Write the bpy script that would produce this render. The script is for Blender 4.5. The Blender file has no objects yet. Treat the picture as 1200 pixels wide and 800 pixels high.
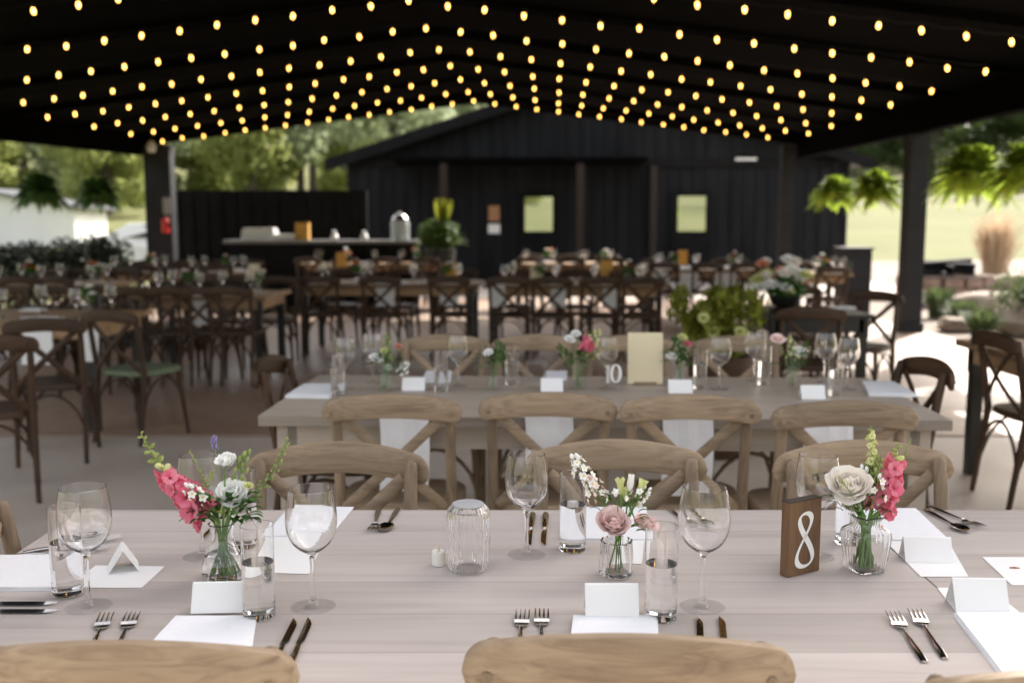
import bpy, bmesh, math, random
from mathutils import Vector, Matrix, noise
R = math.radians
PI = math.pi
# ------------------------------------------------------------------ camera
scn = bpy.context.scene
col = scn.collection
CH = 1.42
PITCH = 6.84
F = 1167.0
camd = bpy.data.cameras.new('camera'); cam = bpy.data.objects.new('camera', camd); col.objects.link(cam)
cam.location = (0, 0, CH); cam.rotation_euler = (R(90 - PITCH), 0, 0)
camd.lens = 35.0; camd.sensor_width = 36.0; camd.clip_end = 2000; camd.clip_start = 0.05
camd.dof.use_dof = True; camd.dof.focus_distance = 1.9; camd.dof.aperture_fstop = 3.0
scn.camera = cam
# ------------------------------------------------------------------ sky, sun, exposure
SUN = Vector((0.75, 1.06, 1.0)).normalized()
el = math.asin(SUN.z); az = math.atan2(SUN.x, SUN.y)
w = bpy.data.worlds.new("World"); scn.world = w; w.use_nodes = True
nt = w.node_tree; nt.nodes.clear()
sky = nt.nodes.new('ShaderNodeTexSky'); sky.sky_type = 'NISHITA'; sky.sun_disc = False
sky.sun_elevation = el; sky.sun_rotation = az; sky.air_density = 1.0; sky.dust_density = 3.0; sky.ozone_density = 0.6
bg = nt.nodes.new('ShaderNodeBackground'); bg.inputs[1].default_value = 0.15
ou = nt.nodes.new('ShaderNodeOutputWorld')
hs = nt.nodes.new('ShaderNodeHueSaturation'); hs.inputs['Saturation'].default_value = .38
wt = nt.nodes.new('ShaderNodeMix'); wt.data_type = 'RGBA'; wt.blend_type = 'MULTIPLY'; wt.inputs[0].default_value = 1; wt.inputs[7].default_value = (1.03, .965, .90, 1)
nt.links.new(sky.outputs[0], hs.inputs['Color']); nt.links.new(hs.outputs[0], wt.inputs[6]); nt.links.new(wt.outputs[2], bg.inputs[0]); nt.links.new(bg.outputs[0], ou.inputs[0])
sl = bpy.data.lights.new('sun', 'SUN'); sl.energy = 3.2; sl.angle = R(0.6); sl.color = (1, .95, .87)
so = bpy.data.objects.new('sun', sl); col.objects.link(so); so.rotation_euler = SUN.to_track_quat('Z', 'Y').to_euler()
vs = scn.view_settings
vs.view_transform = 'Standard'; vs.look = 'None'; vs.gamma = 1.0; vs.use_curve_mapping = False
vs.exposure = 1.58
cy = scn.cycles
cy.max_bounces = 14; cy.transmission_bounces = 14; cy.transparent_max_bounces = 16; cy.glossy_bounces = 6; cy.diffuse_bounces = 4
cy.caustics_refractive = True; cy.caustics_reflective = False; cy.blur_glossy = 0.6; cy.sample_clamp_indirect = 4.0

# ------------------------------------------------------------------ pixel helpers (1200x800 photograph)
_p = R(PITCH); FW = Vector((0, math.cos(_p), -math.sin(_p))); UP = Vector((0, math.sin(_p), math.cos(_p)))
def ray(px, py): return FW * F + Vector((1, 0, 0)) * (px - 600) + UP * (400 - py)
def P(px, py, z=0.0):
    r = ray(px, py); t = (z - CH) / r.z; return Vector((r.x * t, r.y * t, z))
def D(px, py, y):
    r = ray(px, py); t = y / r.y; return Vector((r.x * t, y, CH + r.z * t))

# ------------------------------------------------------------------ materials
def mat(name, rgb, rough=.5, metal=0, spec=.5, **kw):
    m = bpy.data.materials.new(name); m.use_nodes = True; n = m.node_tree; b = n.nodes['Principled BSDF']
    b.inputs['Base Color'].default_value = (*rgb, 1); b.inputs['Roughness'].default_value = rough
    b.inputs['Metallic'].default_value = metal; b.inputs['Specular IOR Level'].default_value = spec
    for k, v in kw.items(): b.inputs[k.replace('_', ' ')].default_value = v
    return m
def vary(m, c1, c2, scale=(4, 4, 4), detail=4, coord='Object', bump=0.0, rough=None, dist=0.3, lo=.3, hi=.7, bscale=None):
    n = m.node_tree; N = n.nodes; L = n.links; b = N['Principled BSDF']
    tc = N.new('ShaderNodeTexCoord'); mp = N.new('ShaderNodeMapping'); mp.inputs['Scale'].default_value = scale
    no = N.new('ShaderNodeTexNoise'); no.inputs['Scale'].default_value = 1; no.inputs['Detail'].default_value = detail; no.inputs['Distortion'].default_value = dist
    L.new(tc.outputs[coord], mp.inputs[0]); L.new(mp.outputs[0], no.inputs[0])
    cr = N.new('ShaderNodeValToRGB'); cr.color_ramp.elements[0].position = lo; cr.color_ramp.elements[1].position = hi
    cr.color_ramp.elements[0].color = (*c1, 1); cr.color_ramp.elements[1].color = (*c2, 1)
    L.new(no.outputs[0], cr.inputs[0]); L.new(cr.outputs[0], b.inputs['Base Color'])
    if rough:
        mr = N.new('ShaderNodeMapRange'); mr.inputs[3].default_value = rough[0]; mr.inputs[4].default_value = rough[1]
        mr.inputs[1].default_value = .3; mr.inputs[2].default_value = .7
        L.new(no.outputs[0], mr.inputs[0]); L.new(mr.outputs[0], b.inputs['Roughness'])
    if bump:
        bp = N.new('ShaderNodeBump'); bp.inputs['Strength'].default_value = bump; bp.inputs['Distance'].default_value = .01
        L.new(no.outputs[0], bp.inputs['Height']); L.new(bp.outputs[0], b.inputs['Normal'])
    return m
def leafmat(name, c1, c2, trans=.35, rough=.5):
    m = mat(name, c1, rough, spec=.3); n = m.node_tree; N = n.nodes; L = n.links; b = N['Principled BSDF']
    g = N.new('ShaderNodeNewGeometry'); cr = N.new('ShaderNodeValToRGB')
    cr.color_ramp.elements[0].color = (*c1, 1); cr.color_ramp.elements[1].color = (*c2, 1)
    L.new(g.outputs['Random Per Island'], cr.inputs[0]); L.new(cr.outputs[0], b.inputs['Base Color'])
    tr = N.new('ShaderNodeBsdfTranslucent'); mx = N.new('ShaderNodeMixShader'); mx.inputs[0].default_value = trans
    L.new(cr.outputs[0], tr.inputs[0]); L.new(b.outputs[0], mx.inputs[1]); L.new(tr.outputs[0], mx.inputs[2])
    L.new(mx.outputs[0], N['Material Output'].inputs[0]); return m
def woodmat(name, c1, c2, c3, grain=(1.3, 26, 26), rough=.55, planks=0.0, knots=True):
    """grain along local X; planks>0: board width along local Y with tone steps and dark seams"""
    m = mat(name, c1, rough, spec=.35); n = m.node_tree; N = n.nodes; L = n.links; b = N['Principled BSDF']
    tc = N.new('ShaderNodeTexCoord'); src = tc.outputs['Object']
    oi = N.new('ShaderNodeObjectInfo')
    va = N.new('ShaderNodeVectorMath'); va.operation = 'ADD'; sc = N.new('ShaderNodeVectorMath'); sc.operation = 'SCALE'; sc.inputs[3].default_value = 7.0
    cb = N.new('ShaderNodeCombineXYZ'); L.new(oi.outputs['Random'], cb.inputs[0]); L.new(oi.outputs['Random'], cb.inputs[2])
    L.new(cb.outputs[0], sc.inputs[0]); L.new(src, va.inputs[0]); L.new(sc.outputs[0], va.inputs[1]); vec = va.outputs[0]
    fl = None
    if planks:
        sp = N.new('ShaderNodeSeparateXYZ'); L.new(src, sp.inputs[0])
        dv = N.new('ShaderNodeMath'); dv.operation = 'DIVIDE'; dv.inputs[1].default_value = planks; L.new(sp.outputs[1], dv.inputs[0])
        fl = N.new('ShaderNodeMath'); fl.operation = 'FLOOR'; L.new(dv.outputs[0], fl.inputs[0])
        fr = N.new('ShaderNodeMath'); fr.operation = 'FRACT'; L.new(dv.outputs[0], fr.inputs[0])
        wn = N.new('ShaderNodeTexWhiteNoise'); wn.noise_dimensions = '2D'; c2_ = N.new('ShaderNodeCombineXYZ'); L.new(fl.outputs[0], c2_.inputs[0]); L.new(oi.outputs['Random'], c2_.inputs[1]); L.new(c2_.outputs[0], wn.inputs[0])
        s2 = N.new('ShaderNodeVectorMath'); s2.operation = 'SCALE'; s2.inputs[3].default_value = 9.0; L.new(wn.outputs['Color'], s2.inputs[0])
        a2 = N.new('ShaderNodeVectorMath'); a2.operation = 'ADD'; L.new(vec, a2.inputs[0]); L.new(s2.outputs[0], a2.inputs[1]); vec = a2.outputs[0]
    mp = N.new('ShaderNodeMapping'); mp.inputs['Scale'].default_value = grain; L.new(vec, mp.inputs[0])
    no = N.new('ShaderNodeTexNoise'); no.inputs['Scale'].default_value = 1; no.inputs['Detail'].default_value = 6; no.inputs['Distortion'].default_value = 1.2; no.inputs['Roughness'].default_value = .6
    L.new(mp.outputs[0], no.inputs[0])
    cr = N.new('ShaderNodeValToRGB'); e = cr.color_ramp.elements; e[0].position = .3; e[0].color = (*c3, 1); e[1].position = .7; e[1].color = (*c1, 1)
    k = e.new(.5); k.color = (*c2, 1); L.new(no.outputs[0], cr.inputs[0]); outc = cr.outputs[0]
    mp2 = N.new('ShaderNodeMapping'); mp2.inputs['Scale'].default_value = (2.2, 7, 7); L.new(vec, mp2.inputs[0])
    n2 = N.new('ShaderNodeTexNoise'); n2.inputs['Scale'].default_value = 1; n2.inputs['Detail'].default_value = 3; L.new(mp2.outputs[0], n2.inputs[0])
    mr = N.new('ShaderNodeMapRange'); mr.inputs[1].default_value = .3; mr.inputs[2].default_value = .7; mr.inputs[3].default_value = .93 if planks else .84; mr.inputs[4].default_value = 1.05 if planks else 1.12
    L.new(n2.outputs[0], mr.inputs[0]); mu = N.new('ShaderNodeVectorMath'); mu.operation = 'SCALE'; L.new(outc, mu.inputs[0]); L.new(mr.outputs[0], mu.inputs[3]); outc = mu.outputs[0]
    if planks:
        m3 = N.new('ShaderNodeMapRange'); m3.inputs[3].default_value = .88; m3.inputs[4].default_value = 1.07; L.new(wn.outputs['Value'], m3.inputs[0])
        mu3 = N.new('ShaderNodeVectorMath'); mu3.operation = 'SCALE'; L.new(outc, mu3.inputs[0]); L.new(m3.outputs[0], mu3.inputs[3]); outc = mu3.outputs[0]
        ab = N.new('ShaderNodeMath'); ab.operation = 'SUBTRACT'; ab.inputs[1].default_value = .5; L.new(fr.outputs[0], ab.inputs[0])
        a3 = N.new('ShaderNodeMath'); a3.operation = 'ABSOLUTE'; L.new(ab.outputs[0], a3.inputs[0])
        gt = N.new('ShaderNodeMapRange'); gt.inputs[1].default_value = .490; gt.inputs[2].default_value = .498; gt.inputs[3].default_value = 1; gt.inputs[4].default_value = .58; L.new(a3.outputs[0], gt.inputs[0])
        m4 = N.new('ShaderNodeVectorMath'); m4.operation = 'SCALE'; L.new(outc, m4.inputs[0]); L.new(gt.outputs[0], m4.inputs[3]); outc = m4.outputs[0]
    if planks:
        mk = N.new('ShaderNodeMapping'); mk.inputs['Scale'].default_value = (1.5, 4.5, 4.5); L.new(vec, mk.inputs[0])
        vo = N.new('ShaderNodeTexVoronoi'); vo.inputs['Scale'].default_value = 1; L.new(mk.outputs[0], vo.inputs[0])
        kn = N.new('ShaderNodeMapRange'); kn.inputs[1].default_value = .03; kn.inputs[2].default_value = .085; kn.inputs[3].default_value = .7; kn.inputs[4].default_value = 0; L.new(vo.outputs['Distance'], kn.inputs[0])
        mxk = N.new('ShaderNodeMix'); mxk.data_type = 'RGBA'; L.new(kn.outputs[0], mxk.inputs[0]); L.new(outc, mxk.inputs[6]); mxk.inputs[7].default_value = (c3[0] * .55, c3[1] * .42, c3[2] * .32, 1); outc = mxk.outputs[2]
    mv = N.new('ShaderNodeMapRange'); mv.inputs[3].default_value = 1.0 if planks else .80; mv.inputs[4].default_value = 1.0 if planks else 1.12; L.new(oi.outputs['Random'], mv.inputs[0])
    mw = N.new('ShaderNodeVectorMath'); mw.operation = 'SCALE'; L.new(outc, mw.inputs[0]); L.new(mv.outputs[0], mw.inputs[3]); outc = mw.outputs[0]
    L.new(outc, b.inputs['Base Color'])
    bp = N.new('ShaderNodeBump'); bp.inputs['Strength'].default_value = .25; bp.inputs['Distance'].default_value = .002; L.new(no.outputs[0], bp.inputs['Height']); L.new(bp.outputs[0], b.inputs['Normal'])
    mrr = N.new('ShaderNodeMapRange'); mrr.inputs[3].default_value = rough - .1; mrr.inputs[4].default_value = rough + .12; L.new(no.outputs[0], mrr.inputs[0]); L.new(mrr.outputs[0], b.inputs['Roughness'])
    return m

W_table = woodmat('greywashed_wood', (.575, .515, .48), (.54, .48, .445), (.47, .415, .38), rough=.45, planks=.152)
W_table_tan = woodmat('tan_table_wood', (.52, .35, .21), (.43, .28, .16), (.30, .18, .10), planks=.152)
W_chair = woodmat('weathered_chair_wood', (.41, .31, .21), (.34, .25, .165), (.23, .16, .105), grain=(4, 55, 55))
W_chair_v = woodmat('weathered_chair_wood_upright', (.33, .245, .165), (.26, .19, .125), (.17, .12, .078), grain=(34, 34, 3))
W_dark = woodmat('dark_chair_wood', (.085, .044, .021), (.058, .030, .015), (.034, .018, .009), grain=(3, 34, 34))  # darker tone of chair wood, for the rear and end chairs
W_dark_v = woodmat('dark_chair_wood_upright', (.085, .044, .021), (.058, .030, .015), (.034, .018, .009), grain=(34, 34, 3))
W_block = woodmat('stained_block_wood', (.21, .12, .06), (.14, .075, .036), (.06, .03, .015), grain=(20, 20, 3.0), rough=.45)
W_rust = woodmat('cedar_post_wood', (.026, .015, .010), (.02, .012, .008), (.014, .008, .005), grain=(20, 20, 2))
BLACKP = vary(mat('black_paint', (.007, .007, .008), .7, spec=.12), (.005, .005, .0055), (.010, .010, .011), (3, 3, 3))
CHAR = vary(mat('charcoal_paint', (.024, .025, .028), .6, spec=.2), (.019, .020, .023), (.029, .030, .034), (2, 2, 8))
BARNM = vary(mat('charcoal_boards', (.014, .0145, .016), .7, spec=.10), (.010, .0105, .012), (.019, .0205, .0235), (3, 3, .6))
ROOFM = vary(mat('black_roof_boards', (.003, .003, .0032), .9, spec=.02), (.0018, .0018, .002), (.004, .004, .0042), (2, 12, 2))
METROOF = mat('grey_metal_roofing', (.10, .105, .11), .5, .4)
FLOORM = mat('stained_concrete', (.3, .25, .22), .4)
BLACKT = vary(mat('black_table_wood', (.014, .014, .014), .35, spec=.4), (.010, .010, .010), (.02, .019, .018), (2, 20, 20))
CLOTH = vary(mat('white_cloth', (.82, .82, .85), .85, spec=.1), (.86, .86, .88), (.89, .89, .91), (90, 90, 90), bump=.08)
PAPER = mat('white_card', (.90, .895, .885), .7, spec=.2)
CREAM = mat('cream_card', (.80, .70, .48), .7, spec=.2)
AMBER = mat('amber_card', (.62, .34, .07), .6)
STEEL = mat('polished_steel', (.62, .60, .58), .13, 1)
GLASS = mat('clear_glass', (1, 1, 1), .0, spec=.5); GLASS.node_tree.nodes['Principled BSDF'].inputs['Transmission Weight'].default_value = 1; GLASS.node_tree.nodes['Principled BSDF'].inputs['IOR'].default_value = 1.46
WATER = mat('water', (1, 1, 1), .0); WATER.node_tree.nodes['Principled BSDF'].inputs['Transmission Weight'].default_value = 1; WATER.node_tree.nodes['Principled BSDF'].inputs['IOR'].default_value = 1.33
def thin_glass():
    m = bpy.data.materials.new('thin_glass'); m.use_nodes = True; N = m.node_tree.nodes; L = m.node_tree.links; N.clear()
    t = N.new('ShaderNodeBsdfTransparent'); t.inputs[0].default_value = (.975, .98, .98, 1); g = N.new('ShaderNodeBsdfGlossy'); g.inputs['Roughness'].default_value = .05
    lw = N.new('ShaderNodeLayerWeight'); lw.inputs[0].default_value = .5; pw = N.new('ShaderNodeMath'); pw.operation = 'POWER'; pw.inputs[1].default_value = 4.5; mm_ = N.new('ShaderNodeMapRange'); mm_.inputs[3].default_value = .02; mm_.inputs[4].default_value = .3; mx = N.new('ShaderNodeMixShader'); o = N.new('ShaderNodeOutputMaterial')
    L.new(lw.outputs['Facing'], pw.inputs[0]); L.new(pw.outputs[0], mm_.inputs[0]); L.new(mm_.outputs[0], mx.inputs[0]); L.new(t.outputs[0], mx.inputs[1]); L.new(g.outputs[0], mx.inputs[2]); L.new(mx.outputs[0], o.inputs[0]); return m
TGLASS = thin_glass()
MIRR = mat('window_glass', (.70, .72, .78), .03, 1)
WAX = mat('white_wax', (.85, .83, .78), .5, Subsurface_Weight=.3)
PINK = leafmat('pink_petal', (.86, .20, .32), (.90, .36, .46), .35)
PALEPINK = leafmat('pale_pink_petal', (.98, .74, .71), (.98, .87, .84), .1)
BLUSH = leafmat('blush_petal', (.98, .91, .83), (.98, .95, .90), .1)
PEACH = leafmat('peach_petal', (.75, .36, .26), (.80, .45, .32), .3)
WHITEP = leafmat('white_petal', (.95, .95, .92), (.97, .97, .95), .08)
LIMEP = leafmat('lime_petal', (.70, .74, .30), (.80, .82, .48), .3)
ORANGEP = leafmat('orange_petal', (.80, .22, .03), (.85, .35, .06), .3)
REDP = leafmat('red_petal', (.55, .02, .03), (.65, .05, .06), .3)
PURPLE = leafmat('lavender_petal', (.25, .2, .42), (.35, .28, .55), .2)
YEL = mat('yellow_stamen', (.85, .6, .08), .6)
LEAF = leafmat('bouquet_leaf', (.035, .10, .02), (.09, .20, .04), .3)
LIMELEAF = leafmat('lime_leaf', (.15, .17, .02), (.30, .32, .045), .4)
BUDG = leafmat('green_bud', (.28, .36, .10), (.45, .50, .20), .3)
STEMM = mat('flower_stem', (.12, .24, .05), .5)
FERN = leafmat('fern_leaf', (.24, .36, .035), (.44, .54, .08), .6)
FERND = leafmat('dark_fern_leaf', (.04, .10, .02), (.10, .19, .035), .45)
TREE1 = leafmat('bright_tree_leaf', (.27, .31, .09), (.42, .45, .17), .65)  # leaf colour lifted to carry the washed-out outdoor glare
TREE2 = leafmat('dark_tree_leaf', (.05, .085, .028), (.10, .14, .045), .4)
TREE3 = leafmat('mid_tree_leaf', (.25, .30, .17), (.37, .42, .26), .65)  # leaf colour paled towards sage in place of distant haze
SHRUBM = leafmat('dark_shrub_leaf', (.012, .018, .008), (.025, .035, .014), .1)
BARK = vary(mat('bark', (.09, .07, .05), .9), (.05, .04, .03), (.13, .10, .075), (4, 4, 1))
TUFT = leafmat('garden_tuft', (.07, .11, .04), (.13, .17, .07), .35)
POTM = mat('black_plastic_pot', (.015, .015, .015), .5)
RUST = leafmat('rust_grass', (.46, .33, .21), (.60, .47, .33), .4)
STONE = vary(mat('pale_stone', (.34, .27, .21), .9), (.20, .15, .11), (.40, .33, .27), (3, 3, 6), bump=.6)
STONEP = vary(mat('pink_stone', (.36, .24, .19), .9), (.24, .16, .13), (.42, .30, .25), (5, 5, 5), bump=.5)
WHITEPAINT = vary(mat('white_paint', (.8, .8, .8), .5), (.74, .75, .76), (.82, .82, .82), (1, 1, 1))
REDM = mat('red_enamel', (.6, .02, .02), .35)
TYRE = mat('black_rubber', (.015, .015, .015), .8)
DGLASS = mat('tinted_glass', (.02, .025, .03), .05)
CUSH = vary(mat('sage_cushion', (.16, .20, .12), .9), (.13, .17, .10), (.19, .23, .14), (40, 40, 40))
CUSHG = vary(mat('grey_seat_pad', (.42, .42, .42), .9), (.38, .38, .38), (.46, .46, .46), (40, 40, 40))
WIREM = mat('black_wire', (.01, .01, .01), .6)
BULBM = bpy.data.materials.new('lit_bulb'); BULBM.use_nodes = True
_b = BULBM.node_tree.nodes['Principled BSDF']; _b.inputs['Base Color'].default_value = (1, .6, .25, 1)
_b.inputs['Emission Color'].default_value = (1, .47, .10, 1); _b.inputs['Emission Strength'].default_value = 4.0
try: BULBM.cycles.emission_sampling = 'NONE'
except Exception: pass
# concrete floor: big soft stains, fine mottling
def floor_nodes(m):
    n = m.node_tree; N = n.nodes; L = n.links; b = N['Principled BSDF']
    tc = N.new('ShaderNodeTexCoord')
    n1 = N.new('ShaderNodeTexNoise'); n1.inputs['Scale'].default_value = .45; n1.inputs['Detail'].default_value = 5; L.new(tc.outputs['Object'], n1.inputs[0])
    n2 = N.new('ShaderNodeTexNoise'); n2.inputs['Scale'].default_value = 9; n2.inputs['Detail'].default_value = 6; L.new(tc.outputs['Object'], n2.inputs[0])
    cr = N.new('ShaderNodeValToRGB'); e = cr.color_ramp.elements; e[0].position = .32; e[0].color = (.31, .20, .145, 1); e[1].position = .66; e[1].color = (.45, .335, .26, 1); L.new(n1.outputs[0], cr.inputs[0])
    mr = N.new('ShaderNodeMapRange'); mr.inputs[1].default_value = .3; mr.inputs[2].default_value = .7; mr.inputs[3].default_value = .85; mr.inputs[4].default_value = 1.1; L.new(n2.outputs[0], mr.inputs[0])
    v = N.new('ShaderNodeVectorMath'); v.operation = 'SCALE'; L.new(cr.outputs[0], v.inputs[0]); L.new(mr.outputs[0], v.inputs[3]); L.new(v.outputs[0], b.inputs['Base Color'])
    m2 = N.new('ShaderNodeMapRange'); m2.inputs[1].default_value = .3; m2.inputs[2].default_value = .7; m2.inputs[3].default_value = .34; m2.inputs[4].default_value = .55; L.new(n1.outputs[0], m2.inputs[0]); L.new(m2.outputs[0], b.inputs['Roughness'])
floor_nodes(FLOORM)
APRON = vary(mat('pale_concrete', (.60, .52, .45), .6), (.52, .44, .375), (.64, .565, .495), (1.6, 1.6, 1.6), rough=(.45, .65))
GRASSM = vary(mat('grass_ground', (.14, .15, .06), .9, spec=.1), (.125, .135, .055), (.18, .185, .085), (.12, .12, .12), detail=8, coord='Object')
GRAVEL = vary(mat('pinkish_gravel', (.26, .21, .17), .95), (.20, .16, .13), (.30, .25, .21), (6, 6, 6), detail=8)

# ------------------------------------------------------------------ mesh builder
class M:
    def __init__(s): s.v = []; s.f = []; s.mi = []; s.sm = []
    def add(s, vs, fs, mi=0, smooth=True):
        o = len(s.v); s.v += [tuple(x) for x in vs]
        for f in fs: s.f.append(tuple(i + o for i in f)); s.mi.append(mi); s.sm.append(smooth)
    def box(s, c, d, rz=0, mi=0, rot=None):
        m = (rot.to_matrix() if rot else Matrix.Rotation(rz, 3, 'Z')); c = Vector(c)
        vs = [c + m @ Vector((x * d[0] / 2, y * d[1] / 2, z * d[2] / 2)) for x in (-1, 1) for y in (-1, 1) for z in (-1, 1)]
        s.add(vs, [(0, 1, 3, 2), (4, 6, 7, 5), (0, 4, 5, 1), (2, 3, 7, 6), (0, 2, 6, 4), (1, 5, 7, 3)], mi, False)
    def tube(s, pts, rad, n=8, mi=0, cap=True, flat=1.0, ref=None):
        pts = [Vector(p) for p in pts]; N = len(pts)
        if not hasattr(rad, '__len__'): rad = [rad] * N
        vs = []; a = None
        for i, p in enumerate(pts):
            t = (pts[min(i + 1, N - 1)] - pts[max(i - 1, 0)]).normalized()
            if a is None:
                a = ref or (Vector((0, 0, 1)) if abs(t.z) < .9 else Vector((0, 1, 0)))
            b = t.cross(a)
            if b.length < 1e-6: b = t.orthogonal()
            b.normalize(); a2 = b.cross(t).normalized(); a = a2
            for k in range(n):
                an = 2 * PI * k / n; vs.append(p + (a2 * math.cos(an) * flat + b * math.sin(an)) * rad[i])
        fs = [(i * n + k, i * n + (k + 1) % n, (i + 1) * n + (k + 1) % n, (i + 1) * n + k) for i in range(N - 1) for k in range(n)]
        if cap: fs += [tuple(range(n))[::-1], tuple((N - 1) * n + k for k in range(n))]
        s.add(vs, fs, mi)
    def lathe(s, prof, n=32, c=(0, 0, 0), mi=0, rib=0, ribd=0.0, closed=False, sq=0.0):
        pp = [prof[0]]
        for a_, b_ in zip(prof, prof[1:]):
            ln = math.hypot(b_[0] - a_[0], b_[1] - a_[1])
            if ln > .006:
                t = .0008 / ln
                for f_ in (t, 1 - t): pp.append((a_[0] + (b_[0] - a_[0]) * f_, a_[1] + (b_[1] - a_[1]) * f_))
            pp.append(b_)
        prof = pp; vs = []; c = Vector(c)
        for (r, z) in prof:
            for k in range(n):
                an = 2 * PI * k / n; rr = r * (1 + (ribd * (abs(math.sin(an * rib / 2)) - .5) if rib else 0))
                if sq: rr *= (abs(math.cos(an)) ** sq + abs(math.sin(an)) ** sq) ** (-1 / sq)
                vs.append(c + Vector((rr * math.cos(an), rr * math.sin(an), z)))
        N = len(prof); fs = []
        for i in range(N - 1 if not closed else N):
            j = (i + 1) % N
            for k in range(n): fs.append((i * n + k, i * n + (k + 1) % n, j * n + (k + 1) % n, j * n + k))
        if not closed:
            if prof[0][0] > 1e-5: fs.append(tuple(range(n))[::-1])
            if prof[-1][0] > 1e-5: fs.append(tuple((N - 1) * n + k for k in range(n)))
        s.add(vs, fs, mi)
    def grid(s, fn, nu, nv, mi=0, thick=None):
        vs = [Vector(fn(u / nu, v / nv)) for v in range(nv + 1) for u in range(nu + 1)]
        fs = [(v * (nu + 1) + u, v * (nu + 1) + u + 1, (v + 1) * (nu + 1) + u + 1, (v + 1) * (nu + 1) + u) for v in range(nv) for u in range(nu)]
        if thick is None: s.add(vs, fs, mi); return
        n = len(vs); th = Vector(thick); vs2 = vs + [p + th for p in vs]
        W = nu + 1; e = []
        fs2 = [f[::-1] for f in fs] + [tuple(i + n for i in f) for f in fs]
        rim = [u for u in range(nu + 1)] + [v * W + nu for v in range(1, nv + 1)] + [nv * W + u for u in range(nu - 1, -1, -1)] + [v * W for v in range(nv - 1, 0, -1)]
        for i in range(len(rim)):
            a, b = rim[i], rim[(i + 1) % len(rim)]; fs2.append((a, b, b + n, a + n))
        s.add(vs2, fs2, mi, False)
    def ell(s, c, r, axis=(0, 0, 1), n=8, mi=0):
        q = Vector(axis).to_track_quat('Z', 'Y'); c = Vector(c); vs = []; h = max(3, n // 2 + 1)
        for i in range(h + 1):
            th = PI * i / h
            for k in range(n):
                an = 2 * PI * k / n; vs.append(c + q @ Vector((r[0] * math.sin(th) * math.cos(an), r[1] * math.sin(th) * math.sin(an), r[2] * math.cos(th))))
        s.add(vs, [(i * n + k, (i + 1) * n + k, (i + 1) * n + (k + 1) % n, i * n + (k + 1) % n) for i in range(h) for k in range(n)], mi)
    def petal(s, o, axis, rad, L, W, a0, a1, base=0.0, cup=.2, mi=0, nu=4, nt=4, wav=0.0, tip=.8, ph=0.0):
        """petal leaving o: axis = flower axis, rad = outward; opening angle runs a0..a1 (degrees from axis)"""
        axis = Vector(axis).normalized(); rad = Vector(rad); rad = (rad - axis * rad.dot(axis)).normalized(); tw = axis.cross(rad)
        pts = []; p = Vector(o) + rad * base
        for j in range(nt + 1):
            t = j / nt; th = R(a0 + (a1 - a0) * t); pts.append((p.copy(), th, t)); p = p + (rad * math.sin(th) + axis * math.cos(th)) * (L / nt)
        vs = []
        for (q, th, t) in pts:
            wd = W * (math.sin(PI * min(1, (.12 + t * tip))) ** .75) / 2
            nrm = (-rad * math.cos(th) + axis * math.sin(th))
            for i in range(nu + 1):
                u = -1 + 2 * i / nu
                vs.append(q + tw * (u * wd) + nrm * (u * u * cup * wd) + axis * (wav * L * t * math.sin(u * 5 + ph)))
        s.add(vs, [(j * (nu + 1) + i, j * (nu + 1) + i + 1, (j + 1) * (nu + 1) + i + 1, (j + 1) * (nu + 1) + i) for j in range(nt) for i in range(nu)], mi)
    def build(s, name, mats, parent=None, bevel=0.0, loc=None, auto=None, seg=2):
        me = bpy.data.meshes.new(name); me.from_pydata(s.v, [], s.f)
        if not isinstance(mats, (list, tuple)): mats = [mats]
        for m in mats: me.materials.append(m)
        me.polygons.foreach_set('material_index', s.mi); me.polygons.foreach_set('use_smooth', s.sm); me.update()
        if any(s.sm): me.set_sharp_from_angle(angle=R(42))
        if bevel or auto:
            bm = bmesh.new(); bm.from_mesh(me)
            if bevel:
                ed = [e for e in bm.edges if len(e.link_faces) == 2 and e.calc_face_angle(0) > R(35)]
                bmesh.ops.bevel(bm, geom=ed, offset=bevel, segments=seg, profile=.7, affect='EDGES', clamp_overlap=True)
            bm.to_mesh(me); bm.free()
        o = bpy.data.objects.new(name, me); col.objects.link(o)
        if parent: o.parent = parent
        if loc: o.location = loc
        return o
def tag(o, label=None, cat=None, group=None, kind=None):
    if label: o['label'] = label
    if cat: o['category'] = cat
    if group: o['group'] = group
    if kind: o['kind'] = kind
    return o
def empty(name, loc=(0, 0, 0), rz=0, label=None, cat=None, group=None):
    o = bpy.data.objects.new(name, None); o.empty_display_size = .1; col.objects.link(o); o.location = loc; o.rotation_euler = (0, 0, rz)
    return tag(o, label, cat, group)
kids = {}
def copy_tree(o, parent=None):
    c = o.copy(); col.objects.link(c)
    if parent: c.parent = parent
    for ch in o.children[:]: copy_tree(ch, c)
    return c
def place(proto, used, loc, rz, label, group=None):
    """the first call moves the prototype itself; later calls copy it"""
    if proto.name in used: o = copy_tree(proto)
    else: o = proto; used.add(proto.name)
    o.location = loc; o.rotation_euler = (0, 0, rz); o['label'] = label
    if group: o['group'] = group
    elif 'group' in o: del o['group']
    return o
used = set()
rnd = random.Random(7)
ORD = ['first', 'second', 'third', 'fourth', 'fifth', 'sixth', 'seventh', 'eighth', 'ninth', 'tenth', 'eleventh', 'twelfth']

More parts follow.
